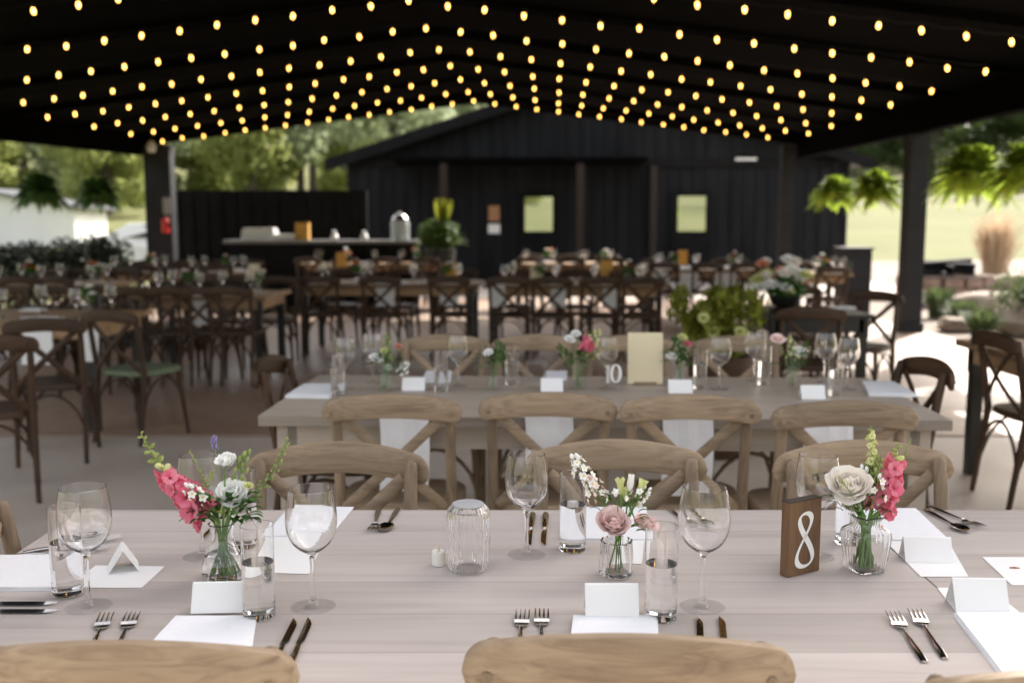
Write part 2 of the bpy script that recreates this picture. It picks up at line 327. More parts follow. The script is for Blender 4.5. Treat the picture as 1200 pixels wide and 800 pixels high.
# ================================================================== SETTING
def hgt(x, y):
    def ss(a, b, t): t = max(0, min(1, (t - a) / (b - a))); return t * t * (3 - 2 * t)
    d = math.hypot(x * .8, max(y, 0)) if y > 0 else abs(x) * .8
    h = 3.4 * ss(30, 85, d) + 13 * ss(85, 190, d) + 12 * ss(180, 420, d)
    if y < 0: h += 3.5 * ss(20, 80, -y) + 6 * ss(80, 200, -y)
    h += .5 * noise.noise(Vector((x * .03, y * .03, 0))) * ss(30, 60, max(d, -y))
    return h - .07
g = M(); NX = 110
def warp(t): s = 1 if t >= 0 else -1; t = abs(t); return s * (t * 60 + t ** 3 * 440)
vsg = []; 
for j in range(NX + 1):
    for i in range(NX + 1):
        x = warp(-1 + 2 * i / NX); y = warp(-1 + 2 * j / NX); vsg.append((x, y, hgt(x, y)))
g.add(vsg, [(j * (NX + 1) + i, j * (NX + 1) + i + 1, (j + 1) * (NX + 1) + i + 1, (j + 1) * (NX + 1) + i) for j in range(NX) for i in range(NX)])
tag(g.build('ground', GRASSM), 'sunlit yellow green grass field rising behind the pavilion', 'ground', kind='structure')
# slab under the pavilion: front bay, joint, main bay, back apron by the barn
f = M(); f.box((-1.4, 12.56, -.06), (13.6, 12.0, .12)); tag(f.build('floor', FLOORM), kind='structure')
f = M(); f.box((-1.4, 1.52, -.062), (13.6, 9.96, .124)); tag(f.build('floor', APRON), kind='structure')
f = M(); f.box((-1.4, 6.53, -.075), (13.6, .06, .10)); tag(f.build('floor_joint', BLACKP), kind='structure')
f = M(); f.box((0.2, 21.6, -.065), (17, 6.05, .12)); tag(f.build('pavement', APRON), kind='structure')
f = M(); f.grid(lambda u, v: (5.4 + u * 34, 6 + v * 28.5, hgt(5.4 + u * 34, 6 + v * 28.5) + .012), 20, 20); tag(f.build('path', GRAVEL), kind='structure')
# light gravel lane on the far field
lp = M(); pts = [P(1000, 236, 0)]
def lane(u, v):
    x = 22 + u * 60 + (v - .5) * 1.0; y = 66 + 10 * math.sin(u * 1.6) + (v - .5) * 1.1
    return (x, y, hgt(x, y) + .05)
lp.grid(lane, 40, 1); tag(lp.build('road', GRAVEL), kind='structure')

# ------------------------------------------------------------------ pavilion
RZ = 3.62; SL = .122
def ridge_x(y): return -.65 - .04 * (17.5 - y)
def left_x(y): return -6.75 if y > 17 else -6.75 - .10 * min(17 - y, 5)
RX = 5.15
pav = empty('pavilion', (-.9, 9, 0), 0, 'large black open pavilion with a shallow gabled roof over the dining floor', 'pavilion')
YF, YB = 3.75, 17.9
def wl(v): return Vector(v) - Vector((-.9, 9, 0))
r = M()
def roofz(x, y): return RZ - SL * abs(x - ridge_x(y))
ys = [YF + (YB - YF) * i / 12 for i in range(13)]
for side in (-1, 1):
    def fn(u, v, side=side):
        y = YF + (YB - YF) * v; rx = ridge_x(y); ex = left_x(y) - .35 if side < 0 else RX + .25
        x = rx + (ex - rx) * u; return wl((x, y, roofz(x, y)))
    r.grid(fn, 8, 12, thick=(0, 0, .12))
r.build('roof', ROOFM, pav)
# rafters under the roof
for i in range(8):
    y = 4.4 + i * 1.85; b = M()
    for side in (-1, 1):
        rx = ridge_x(y); ex = left_x(y) if side < 0 else RX
        a = wl((rx, y, roofz(rx, y) - .035)); c = wl((ex, y, roofz(ex, y) - .035))
        m_ = (a + c) / 2; ln = (c - a).length; b.box(m_, (ln, .07, .065), rot=Matrix.Rotation(math.atan2(-(c.z - a.z) * (1 if c.x > a.x else -1), abs(c.x - a.x)), 3, 'Y').to_quaternion().to_euler())
    b.build('rafter', ROOFM, pav)
# eave beams + back beams
def beam(a, c, wd, ht, name='beam'):
    a = Vector(a); c = Vector(c); b = M(); d = (c - a); q = d.to_track_quat('X', 'Z').to_euler()
    b.box(wl((a + c) / 2), (d.length, wd, ht), rot=q); return b.build(name, ROOFM, pav)
zeR = roofz(RX, 12)
beam((RX, YF, zeR - .19), (RX - .05, YB - .1, zeR - .19), .18, .34, 'eave_beam')
beam((left_x(12) , YF, 2.68), (left_x(12.2), 12.2, 2.68), .18, .34, 'eave_beam')
beam((left_x(12.2), 12.2, 2.68), (-6.55, YB - .1, 2.75), .18, .34, 'eave_beam')
rb = ridge_x(YB)
beam((-6.6, YB - .1, roofz(-6.6, YB) - .08), (rb, YB - .1, RZ - .06), .14, .15, 'gable_beam')
beam((rb, YB - .1, RZ - .06), (RX, YB - .1, roofz(RX, YB) - .08), .14, .15, 'gable_beam')
def column(px, d, wd, x=None, top=2.75):
    x = (px - 600) / F * (d * math.cos(_p) + 1.0 * math.sin(_p)) if x is None else x
    dp_ = min(wd, .27); c = M(); c.box(wl((x, d, top / 2)), (wd, dp_, top)); c.box(wl((x, d, .06)), (wd + .05, dp_ + .05, .12)); c.build('column', CHAR, pav, bevel=.008)
    return x
column(192, 17.7, .46); column(918, 17.6, .22)
XC = column(1066, 12.95, .24)
for d in (8.4, 4.4): column(0, d, .27, x=5.22)
for d in (11.3, 4.6): column(0, d, .3, x=-7.45)

# ------------------------------------------------------------------ barn
BD = 24.0
def bx_(px): return (px - 600) / F * BD
def bz_(py): return D(600, py, BD).z
barn = empty('barn', (bx_(700), BD, 0), 0, 'long charcoal barn with board and batten walls and a low gable behind the pavilion', 'barn')
BX = bx_(700); xl, xr = bx_(410), bx_(990); ze = bz_(189); zp = bz_(92)
def bl(v): return Vector(v) - Vector((BX, BD, 0))
wmsh = M()
def gz(x): return zp - (zp - ze) * abs(x - BX) / ((xr - xl) / 2)
n = 60; front = []
vs = [bl((xl, BD, -.1))] + [bl((xr, BD, -.1))] + [bl((xr, BD, ze))] + [bl((BX, BD, zp))] + [bl((xl, BD, ze))]
vs += [v + Vector((0, 14, 0)) for v in vs]
wmsh.add(vs, [(0, 1, 2, 3, 4), (9, 8, 7, 6, 5), (0, 5, 6, 1), (1, 6, 7, 2), (4, 9, 5, 0)], 0, False)
x = xl + .15
while x < xr:
    wmsh.box(bl((x, BD - .02, gz(x) / 2 - .03)), (.05, .045, gz(x) - .06)); x += .30
for k in range(46): wmsh.box(bl((xr + .02, BD + .2 + k * .3, ze / 2)), (.045, .05, ze - .06))
wmsh.build('wall', BARNM, barn)
rf = M()
for sgn in (-1, 1):
    ex = xl - .42 if sgn < 0 else xr + .42
    def fn(u, v, sgn=sgn, ex=ex):
        x = BX + (ex - BX) * u; return bl((x, BD - .55 + v * 15, zp + .03 - (zp - ze) * abs(x - BX) / ((xr - xl) / 2)))
    rf.grid(fn, 1, 1, thick=(0, 0, .10))
rf.build('roof', METROOF, barn)
fa = M()
for sgn in (-1, 1):
    ex = xl - .44 if sgn < 0 else xr + .44
    def fn(u, v, sgn=sgn, ex=ex):
        x = BX + (ex - BX) * u; return bl((x, BD - .60, zp - .12 + v * .27 - (zp - ze) * abs(x - BX) / ((xr - xl) / 2)))
    fa.grid(fn, 1, 1, thick=(0, .045, 0))
fa.build('fascia', BLACKP, barn)
# porch trim line, porch roof shade, cedar posts
tr = M(); zt = bz_(192); tr.box(bl(((xl + xr) / 2, BD - .07, zt)), (xr - xl, .05, .16)); tr.build('trim_board', BLACKP, barn)
pr = M(); x0, x1 = bx_(470), bx_(748); pr.box(bl(((x0 + x1) / 2, BD - .75, zt + .02)), (x1 - x0, 1.4, .10)); pr.build('porch_roof', ROOFM, barn)
for px in (525, 675, 763):
    c = M(); c.box(bl((bx_(px), BD - 1.25 if px < 700 else BD - .16, zt / 2 - .03)), (.17, .17, zt - .06)); c.build('post', W_rust, barn)
for px, (y0, y1) in ((631, (231, 271)), (808, (230, 271))):
    dx = bx_(px); d = M(); d.box(bl((dx, BD - .06, 1.05)), (1.0, .06, 2.1)); do = d.build('door', BLACKP, barn, bevel=.01)
    if px == 808: do['label'] = 'black door with a pale square window'
    wz = (bz_(y0) + bz_(y1)) / 2; fr = M(); hh = bz_(y0) - bz_(y1)
    for a, b_, c_, d_ in ((-.36, 0, .05, hh + .1), (.36, 0, .05, hh + .1), (0, hh / 2 + .03, .68, .05), (0, -hh / 2 - .03, .68, .05)):
        fr.box(bl((dx + a, BD - .105, wz + b_)), (c_, .03, d_))
    fr.build('window_frame', BLACKP, do)
    pn = M(); pn.box(bl((dx, BD - .10, wz)), (.66, .01, hh)); pn.build('window_pane', MIRR, do)
gu = M(); gu.box(bl((bx_(869), BD - .12, bz_(187))), (.5, .06, .06)); gu.build('wall_lamp_bar', WHITEPAINT, barn)
for px, py, wd, h_, m_, lab in ((579, 250, .26, .36, mat('sepia_poster', (.40, .20, .10), .6), 'brown poster pinned on the black barn wall above a white notice'), (579, 268, .28, .22, PAPER, 'white notice pinned on the black barn wall below a brown poster')):
    c = M(); p = D(px, py, BD - .06); c.box(p, (wd, .012, h_)); tag(c.build('wall_poster' if py == 250 else 'wall_notice', m_), lab, 'notice')

# ------------------------------------------------------------------ black screen wall + bar behind the pavilion
sw = M(); x0 = (207 - 600) / F * 19.2; x1 = (432 - 600) / F * 19.2; zt = D(300, 223, 19.2).z
sw.box(((x0 + x1) / 2, 19.2, zt / 2), (x1 - x0, .12, zt))
for k in range(14): sw.box((x0 + .1 + k * (x1 - x0 - .2) / 13, 19.125, zt / 2), (.05, .04, zt - .02))
tag(sw.build('screen_wall', BLACKP), 'low black board screen standing behind the drinks bar', 'wall')
bar = empty('drinks_bar', (0, 0, 0), 0, 'long black drinks bar with a pale grey counter top at the back of the pavilion', 'bar counter')
yb = 16.9; X0 = D(268, 283, yb).x; X1 = D(492, 283, yb).x; zb = D(380, 281, yb).z
bar.location = ((X0 + X1) / 2, yb, 0); hw = (X1 - X0) / 2
c = M(); c.box((0, 0, (zb - .06) / 2), (2 * hw - .16, .55, zb - .06)); c.build('front_panel', BLACKP, bar)
c = M(); c.box((0, 0, zb - .03), (2 * hw, .72, .055)); c.build('counter_top', mat('grey_counter', (.17, .17, .17), .4), bar, bevel=.006)
def on_bar(px): return Vector((D(px, 281, yb).x, yb, zb - .002))
def bar_obj(name, px, mesh_fn, m_, label, cat, group=None, dy=0):
    mm = M(); mesh_fn(mm); p = on_bar(px); p.y += dy; return tag(mm.build(name, m_, loc=p), label, cat, group)
TR = mat('white_ceramic', (.8, .8, .8), .3)
bar_obj('tray', 305, lambda m: (m.box((0, 0, .05), (.56, .34, .08)), m.box((0, 0, .13), (.54, .33, .07)), m.box((0, 0, .185), (.5, .3, .03))), TR, 'tall stack of white trays on the bar counter', 'tray stack')
bar_obj('tray', 335, lambda m: (m.box((0, 0, .03), (.34, .3, .05)), m.box((0, 0, .08), (.32, .28, .04))), TR, 'low stack of white trays next to the amber box on the bar', 'tray stack')
bar_obj('box', 355, lambda m: (m.box((0, 0, .14), (.22, .16, .275)), m.box((0, 0, .285), (.225, .165, .012))), AMBER, 'amber menu box standing on the bar counter', 'box')
def jar(m): m.lathe([(0, 0), (.06, .005), (.065, .06), (.035, .1), (.03, .13), (.04, .15), (0, .16)], 16)
bar_obj('bottle', 392, jar, TR, 'small white bottle alone in the middle of the bar counter', 'bottle')
bar_obj('bottle', 427, jar, TR, 'small white bottle on the bar nearer the drinks dispenser', 'bottle')
# beverage dispenser
dp = empty('drinks_dispenser', on_bar(469), 0, 'large clear drinks dispenser with a domed lid on the bar', 'dispenser')
c = M(); c.lathe([(.0, 0), (.15, .0), (.16, .03), (.16, .28), (.14, .32), (0, .325)], 24); c.build('jar', mat('frosted_glass', (.75, .8, .85), .25, Transmission_Weight=.5), dp)
c = M(); c.lathe([(.145, .33), (.14, .36), (.08, .42), (.03, .435), (.03, .46), (.0, .47)], 24); c.build('lid', STEEL, dp)
c = M(); c.tube([(0, -.155, .06), (0, -.21, .06), (0, -.22, .02)], .014, 8); c.build('tap', STEEL, dp)

# ------------------------------------------------------------------ foliage generators
def leaf_quads(m, c, rx, ry, rz_, n, size, rg, shell=.55, mi=0, long=1.6):
    for _ in range(n):
        while True:
            v = Vector((rg.uniform(-1, 1), rg.uniform(-1, 1), rg.uniform(-1, 1)))
            if .05 < v.length <= 1: break
        v = v.normalized() * (shell + (1 - shell) * rg.random() ** .6)
        p = Vector((c[0] + v.x * rx, c[1] + v.y * ry, c[2] + v.z * rz_))
        nrm = (v + Vector((rg.uniform(-1, 1), rg.uniform(-1, 1), rg.uniform(-.6, 1)))).normalized()
        a = nrm.orthogonal().normalized(); a = Matrix.Rotation(rg.uniform(0, 6.28), 3, nrm) @ a; b = nrm.cross(a); s = size * rg.uniform(.6, 1.3)
        m.add([p - a * s * long * .5, p + b * s * .32, p + a * s * long * .5, p - b * s * .32], [(0, 1, 2, 3)], mi, False)
def tree_mesh(seed, mt, H=9, W=6, n=7600, size=.34):
    rg = random.Random(seed); root = empty('tree', (0, -400, 0)); t = M()
    t.tube([(0, 0, -.3), (.05, 0, H * .2), (-.05, .1, H * .45), (.1, 0, H * .75)], [H * .035, H * .025, H * .017, H * .006], 8)
    lobes = []
    for k in range(19):
        a = rg.uniform(0, 6.28); hh = rg.uniform(.14, .93); rr = W * .5 * math.sin(PI * min(1, hh * .8 + .2)) * rg.uniform(.35, .85)
        c = (math.cos(a) * rr, math.sin(a) * rr, H * hh); lobes.append(c)
        t.tube([(0, 0, H * min(.7, hh * .6)), (c[0] * .5, c[1] * .5, c[2] * .85), c], [H * .012, H * .007, .02], 5)
    t.build('trunk', BARK, root); m = M()
    for c in lobes:
        s = W * rg.uniform(.17, .30); leaf_quads(m, c, s, s, s * .8, n // 19, size, rg, .4)
    m.build('crown', mt, root); root['category'] = 'tree'; return root
protos = [tree_mesh(1, TREE1, 9, 8), tree_mesh(2, TREE3, 10, 8.5), tree_mesh(3, TREE2, 10, 9), tree_mesh(4, TREE1, 7, 6.5)]
def put_tree(k, px, d, s, label, group):
    x = (px - 600) / F * d; o = place(protos[k], used, (x, d, hgt(x, d) - .1), rnd.uniform(0, 6.28), label, group); o.scale = (s, s, s * rnd.uniform(.9, 1.1)); return o
GL = 'trees on the hillside seen left of the barn'; GR = 'dark trees along the ridge beyond the field'
for i, px in enumerate((-70, -5, 60, 120, 180, 240, 300, 355, 410, 465)):
    put_tree([0, 3, 1, 0, 1, 3, 0, 1, 0, 1][i], px, 72 + 5 * (i % 3), .95 + .12 * (i % 2), 'pale leafy tree on the lower left hillside, %s counting from the left' % ORD[i], GL)
for i, px in enumerate((-80, -25, 35, 95, 150, 205, 260, 315, 370, 425, 480, 540)):
    put_tree([1, 0, 1, 1, 0, 1, 1, 0, 1, 0, 1, 1][i], px, 98 + 7 * (i % 2), 1.25 + .1 * (i % 3), 'broad tree higher up the left hillside, %s counting from the left' % ORD[i], GL)
for i, px in enumerate((960, 1020, 1085, 1150, 1215, 1290)):
    put_tree(2, px, 108 + 8 * (i % 2), 1.15 + .1 * (i % 3), 'dark tree at the edge of the right field, %s from the barn' % ORD[i], GR)
for i, px in enumerate((930, 1005, 1075, 1140, 1210, 1280)):
    put_tree([2, 1, 2, 1, 2, 2][i], px, 140 + 8 * (i % 2), 1.5 + .1 * (i % 3), 'tall tree on the ridge above the right field, %s from the barn' % ORD[i], GR)
fw = M(); rg = random.Random(11)
for k in range(150):
    px = rg.uniform(-120, 620) if k < 90 else rg.uniform(880, 1330); d = rg.uniform(150, 210); x = (px - 600) / F * d; s = rg.uniform(4, 7)
    leaf_quads(fw, (x, d, hgt(x, d) + s * .8), s, s, s * 1.1, 260, 1.3, rg, .5)
tag(fw.build('woods', TREE3), 'far off woods covering the hill behind the field', 'woods', kind='stuff')
# trees added out of view behind the camera to mottle the door window reflections
for i, (x_, y_) in enumerate(((-34, -62), (-20, -75), (-8, -58), (3, -80), (14, -64), (27, -72), (40, -60))):
    o = place(protos[i % 3], used, (x_, y_, hgt(x_, y_) - .1), i * 1.1, 'tree behind the viewer, mirrored in the barn door windows', 'trees behind the viewer')
put_tree(3, 132, 56, .85, 'small bright tree behind the parked white car', None)

# ------------------------------------------------------------------ white shed and white car
SD = 40
sh = empty('white_shed', (-36.5, SD, 0), 0, 'white painted shed with a gabled roof beyond the pavilion on the left', 'shed')
xr_ = (91 - 600) / F * SD; sh.location = (xr_ - 4, SD, hgt(xr_ - 2, SD)); zt = D(60, 244, SD).z - sh.location.z
c = M(); vs = [(-4, 0, 0), (4, 0, 0), (4, 0, zt), (0, 0, zt + .7), (-4, 0, zt)]; vs = [Vector(v) for v in vs]; vs += [v + Vector((0, 3.2, 0)) for v in vs]
c.add(vs, [(0, 1, 2, 3, 4), (9, 8, 7, 6, 5), (1, 6, 7, 2), (4, 9, 5, 0)], 0, False); c.build('wall', WHITEPAINT, sh)
c = M(); c.grid(lambda u, v: (-4.4 + 4.4 * u, -.4 + v * 4.0, zt - .06 + .80 * u), 1, 1, thick=(0, 0, .1)); c.grid(lambda u, v: (4.4 - 4.4 * u, -.4 + v * 4.0, zt - .06 + .80 * u), 1, 1, thick=(0, 0, .1)); c.build('roof', METROOF, sh)
c = M(); c.box((-1, -.05, 1.05), (1.1, .08, 2.1)); c.build('door', WHITEPAINT, sh, bevel=.02)
def car(loc, rz, label):
    root = empty('parked_car', loc, rz, label, 'car'); c = M()
    pr_ = [(-2.2, .35), (-2.25, .75), (-2.1, .95), (-1.35, 1.02), (-.7, 1.45), (.9, 1.5), (1.7, 1.05), (2.15, .95), (2.25, .6), (2.2, .35)]
    n_ = len(pr_); vs = [(x, -.86 if z < 1.03 else -.66, z) for x, z in pr_] + [(x, .86 if z < 1.03 else .66, z) for x, z in pr_]
    c.add(vs, [tuple(range(n_)), tuple(range(2 * n_ - 1, n_ - 1, -1))] + [(i, i + n_, (i + 1) % n_ + n_, (i + 1) % n_) for i in range(n_)], 0, False); c.build('body', WHITEPAINT, root, bevel=.06)
    for s in (-1, 1):
        wd = M(); wd.add([(-1.15, s * .83, 1.04), (1.45, s * .83, 1.06), (.85, s * .69, 1.41), (-.62, s * .69, 1.38)], [(0, 1, 2, 3)], 0, False); wd.build('side_window', DGLASS, root)
        for x in (-1.4, 1.35):
            t = M(); t.tube([(x, s * .66, .33), (x, s * .89, .33)], .33, 20); wh = t.build('wheel', TYRE, root)
            t = M(); t.tube([(x, s * .80, .33), (x, s * .905, .33)], .19, 14); t.build('rim', STEEL, wh)
    h = M(); h.box((-2.24, -.6, .72), (.05, .3, .12)); h.build('headlight', STEEL, root); h = M(); h.box((-2.24, .6, .72), (.05, .3, .12)); h.build('headlight', STEEL, root)
    return root
xc = (190 - 600) / F * 29; car((xc, 29, hgt(xc, 29)), 0.05, 'white car parked on the grass, partly behind the black column')

# ------------------------------------------------------------------ shrubs at left edge
def shrub(px, d, w_, h, lab, mt=SHRUBM, grp=None, n=3200, name='shrub', size=.07):
    x = (px - 600) / F * d; rg = random.Random(px); root = empty(name, (x, d, -.06), 0, lab, 'shrub', grp)
    s = M(); [s.tube([(0, 0, 0), (rg.uniform(-.2, .2) * w_, rg.uniform(-.2, .2) * w_, h * .6)], [.02, .008], 5) for _ in range(5)]; s.build('stem', BARK, root)
    m = M()
    for k in range(5): leaf_quads(m, (rg.uniform(-.25, .25) * w_, rg.uniform(-.2, .2) * w_, h * rg.uniform(.45, .62)), w_ * .36, w_ * .36, h * .38, n // 5, size, rg, .2)
    m.build('crown', mt, root); return root
for i, (px, d, h) in enumerate(((5, 15.4, 1.12), (45, 15.8, 1.2), (85, 16.4, 1.22), (122, 17.0, 1.25))):
    shrub(px, d, 1.0, h + .08, 'dark round shrub beside the floor under the hanging ferns, %s from the left' % ORD[i], grp='dark shrubs')

# ------------------------------------------------------------------ hanging ferns
def fern_proto(mt, seed, R_=.44, n=170):
    rg = random.Random(seed); root = empty('hanging_fern', (0, -300, 0)); root['category'] = 'hanging plant'
    p = M(); p.lathe([(0, -.05), (.09, -.05), (.135, .10), (.145, .11), (.135, .115), (.12, .10), (0, .09)], 20); p.build('pot', POTM, root)
    h = M()
    for k in range(3):
        a = 2.1 * k; h.tube([(math.cos(a) * .135, math.sin(a) * .135, .11), (0, 0, .5)], .003, 4)
    h.tube([(0, 0, .5), (0, 0, .62), (.01, 0, .66)], .004, 4); h.build('hanger', WIREM, root)
    m = M()
    for k in range(n):
        a = rg.uniform(0, 6.28); L = R_ * rg.uniform(.8, 1.3); ph = R(rg.uniform(4, 105)); pts = []
        for j in range(9):
            t = j / 8; rr = .05 + L * math.sin(ph) * t * (1 - .12 * t); z = .10 + L * (math.cos(ph) * t * 1.15 - .55 * t * t); pts.append(Vector((math.cos(a) * rr, math.sin(a) * rr, z)))
        m.tube(pts, .0025, 3, cap=False); tn = Vector((-math.sin(a), math.cos(a), 0))
        for j in range(22):
            t = (j + 1) / 23 * 8; i = min(7, int(t)); q = pts[i].lerp(pts[i + 1], t - i); dr = (pts[i + 1] - pts[i]).normalized()
            ll = .075 * math.sin(PI * min(1, (j + 3) / 25)) + .008
            for s in (-1, 1):
                e = q + (tn * s + dr * .35 + Vector((0, 0, -.25))).normalized() * ll; wv = dr * .0125
                m.add([q - wv, q + wv, e + wv * .3, e - wv * .3], [(0, 1, 2, 3)], 0, False)
    m.build('fronds', mt, root); return root
fd = fern_proto(FERN, 5); fk = fern_proto(FERND, 6, .36, 130)
for proto, px, py, d, s, lab in ((fd, 1140, 216, 10.95, 1.0, 'large bright fern basket hanging alone just right of the open column'), (fd, 1206, 214, 9.9, 1.0, 'bright fern basket hanging at the far right of the eave'),
        (fd, 1026, 230, 13.8, .85, 'bright fern basket hanging beside the column on its left'), (fd, 979, 233, 15.6, .85, 'smaller bright fern basket closest to the barn corner'),
        (fk, 47, 232, 15.2, 1.05, 'dark fern basket hanging furthest left under the eave'), (fk, 115, 234, 16.6, 1.05, 'dark fern basket hanging near the left corner column')):
    p = D(px, py, d); o = place(proto, used, p, rnd.uniform(0, 6), lab, 'fern baskets hanging from the eaves'); o.scale = (s, s, s)

# ------------------------------------------------------------------ string lights
bm_ = M(); bm_.lathe([(0.002, -.054), (.008, -.049), (.0135, -.037), (.015, -.026), (.012, -.011), (.009, -.002)], 12); bm_.lathe([(.013, -.004), (.013, .03), (.006, .036)], 10, mi=1)
first = bm_.build('bulb', [BULBM, WIREM]); first.name = 'bulb'; used_bulb = False
S = .36; DY = 1.305; u_dir = Vector((math.cos(R(.8)), -math.sin(R(.8)), 0)); SLB = .122
for rI in range(9):
    y = 17.45 - DY * rI; rx = ridge_x(y)
    lab = 'strand of warm round bulbs under the black roof, ' + ('the one nearest the barn' if rI == 0 else '%s strand counting out from the barn' % ORD[rI])
    st = empty('string_light', (rx, y, 3.495), 0, lab, 'string lights', 'string light strands'); wr = []
    for k in range(-15, 16):
        jit = rnd.uniform(-.012, .012); p = u_dir * (k * S) + Vector((jit, rnd.uniform(-.02, .02), -SLB * abs(k * S) + rnd.uniform(-.008, .008)))
        wr.append(p + Vector((0, 0, .035)))
        if k < 15: wr.append(u_dir * ((k + .5) * S) + Vector((0, 0, -SLB * abs((k + .5) * S) + .018)))
        if rI == 0 and k == 15: continue
        if not used_bulb: b = first; used_bulb = True
        else: b = first.copy(); col.objects.link(b)
        b.parent = st; b.location = p; b.rotation_euler = (rnd.uniform(-.15, .15), rnd.uniform(-.15, .15), 0)
    c = M(); c.tube(wr, .003, 4); c.build('wire', WIREM, st)
# small white lamp + fire extinguisher on the back left column
lm = empty('eave_lamp', D(177, 165, 17.3), 0, 'small white lamp hanging by the back left column', 'lamp'); 
c = M(); c.lathe([(0, -.2), (.06, -.19), (.08, -.1), (.05, -.02), (.02, 0)], 14); c.build('lamp_shade', WHITEPAINT, lm); c = M(); c.tube([(0, 0, 0), (0, 0, .25)], .008, 6); c.build('cord', WIREM, lm)
p = D(194, 272, 17.38); fe = empty('fire_extinguisher', p, 0, 'red fire extinguisher with a white sign mounted on the back left column', 'fire extinguisher')
c = M(); c.lathe([(0, -.02), (.075, -.015), (.08, .02), (.08, .22), (.05, .30), (.02, .33), (0, .335)], 16); c.build('cylinder', REDM, fe)
c = M(); c.tube([(0, 0, .33), (0, 0, .37), (-.07, -.02, .39)], .012, 6); c.tube([(.02, 0, .35), (.09, -.02, .28), (.085, -.03, .1)], .01, 6); c.build('nozzle', TYRE, fe)
c = M(); c.box((.03, .02, .56), (.15, .01, .36)); c.build('sign', mat('grey_sign', (.35, .35, .35), .6), fe); fe.scale = (.8, .8, .8)

# ================================================================== FURNITURE
def chair_proto(hmat, vmat, seatmat, name, cat='chair'):
    root = empty(name, (0, -200, 0)); root['category'] = cat
    s = M()
    def seat_out(sc_, z): return [Vector((sc_ * x, sc_ * y, z)) for x, y in so_]
    so_ = []
    for k in range(36):
        a = 2 * PI * k / 36; c_, s_ = math.cos(a), math.sin(a); e = 2 / 3.4
        wx = .215 + .018 * s_; so_.append((math.copysign(abs(c_) ** e, c_) * wx, math.copysign(abs(s_) ** e, s_) * .205))
    rings = [(.93, .432), (1.0, .440), (1.0, .462), (.97, .470), (.80, .466), (.0, .463)]; vs = []
    for sc_, z in rings: vs += seat_out(sc_, z)
    s.add(vs, [(i * 36 + k, i * 36 + (k + 1) % 36, (i + 1) * 36 + (k + 1) % 36, (i + 1) * 36 + k) for i in range(5) for k in range(36)] + [tuple(range(36))[::-1]])
    s.build('seat', seatmat, root)
    def ypost(z): return -.185 - (max(0, z - .45)) * .17 - max(0, .45 - z) * .14
    for sx in (-1, 1):
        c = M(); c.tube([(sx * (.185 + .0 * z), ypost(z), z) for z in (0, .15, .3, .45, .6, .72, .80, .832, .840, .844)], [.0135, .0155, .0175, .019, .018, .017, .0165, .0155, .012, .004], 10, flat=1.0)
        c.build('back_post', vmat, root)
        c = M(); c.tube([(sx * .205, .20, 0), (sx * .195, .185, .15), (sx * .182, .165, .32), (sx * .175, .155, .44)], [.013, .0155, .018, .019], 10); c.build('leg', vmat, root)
        c = M()   # crossing back bars
        pts = []
        for j in range(9):
            t = j / 8; x = sx * (-.168 + .336 * t); z = .475 + (.80 - .475) * t; pts.append((x, ypost(z) - .014 - .022 * math.sin(PI * t) - (.004 if sx > 0 else -.006), z))
        c.tube(pts, .0175, 8, flat=.34, ref=Vector((0, 1, 0))); c.build('cross_bar', hmat, root)
    # bent top rail
    nseg = 44; hw = .228; vs = []; ring = 12
    for i in range(nseg + 1):
        u = -math.cos(PI * i / nseg) * .55 + (-1 + 2 * i / nseg) * .45; x = hw * u
        end = math.sqrt(max(0.0, 1 - max(0, (abs(u) - .86) / .14) ** 2)) if abs(u) > .86 else 1.0
        end = max(end, .05); hh = (.0365 + .004 * (1 - u * u)) * end; zc = .838 - .030 * u * u; yc = -.268 - .038 * (1 - u * u); th = .0125 * (.55 + .45 * end)
        for k in range(ring):
            a = 2 * PI * k / ring; e = .55; cc, ss_ = math.cos(a), math.sin(a)
            vs.append((x, yc + math.copysign(abs(cc) ** e, cc) * th, zc + math.copysign(abs(ss_) ** e, ss_) * hh))
    c = M(); c.add(vs, [(i * ring + k, (i + 1) * ring + k, (i + 1) * ring + (k + 1) % ring, i * ring + (k + 1) % ring) for i in range(nseg) for k in range(ring)] + [tuple(range(ring)), tuple(nseg * ring + k for k in range(ring))[::-1]])
    rail = c.build('top_rail', hmat, root)
    for sx in (-1, 1):
        c = M(); c.tube([(sx * .192, -.295, .808), (sx * .192, -.236, .812)], .0075, 10); c.build('peg', vmat, rail)
    # bentwood braces under the seat
    for k in range(4):
        ends = [((-.195, .18), (.195, .18)), ((-.185, -.22), (.185, -.22)), ((-.195, .18), (-.185, -.21)), ((.195, .18), (.185, -.21))][k]
        (x0, y0), (x1, y1) = ends; pts = []
        for j in range(11):
            t = j / 10; z = .20 + .215 * math.sin(PI * t) ** .6; pts.append((x0 + (x1 - x0) * t, y0 + (y1 - y0) * t, z))
        c = M(); c.tube(pts, .009, 6); c.build('arch_brace', vmat, root)
    return root
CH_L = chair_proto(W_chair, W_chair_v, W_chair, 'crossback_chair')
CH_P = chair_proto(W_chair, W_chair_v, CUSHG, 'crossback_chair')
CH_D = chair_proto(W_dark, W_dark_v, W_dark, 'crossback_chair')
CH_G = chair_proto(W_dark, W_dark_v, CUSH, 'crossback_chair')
def chair_at(proto, px, py, rz, label, group, zr=.878):
    """put the middle of the rail top at the pixel; rz: 0 = faces away from the camera (+Y)"""
    q = P(px, py, zr); off = Matrix.Rotation(rz, 3, 'Z') @ Vector((0, -.306, 0))
    return place(proto, used, (q.x - off.x, q.y - off.y, 0), rz, label, group)
def chair_xy(proto, x, y, rz, label, group): return place(proto, used, (x, y, 0), rz, label, group)

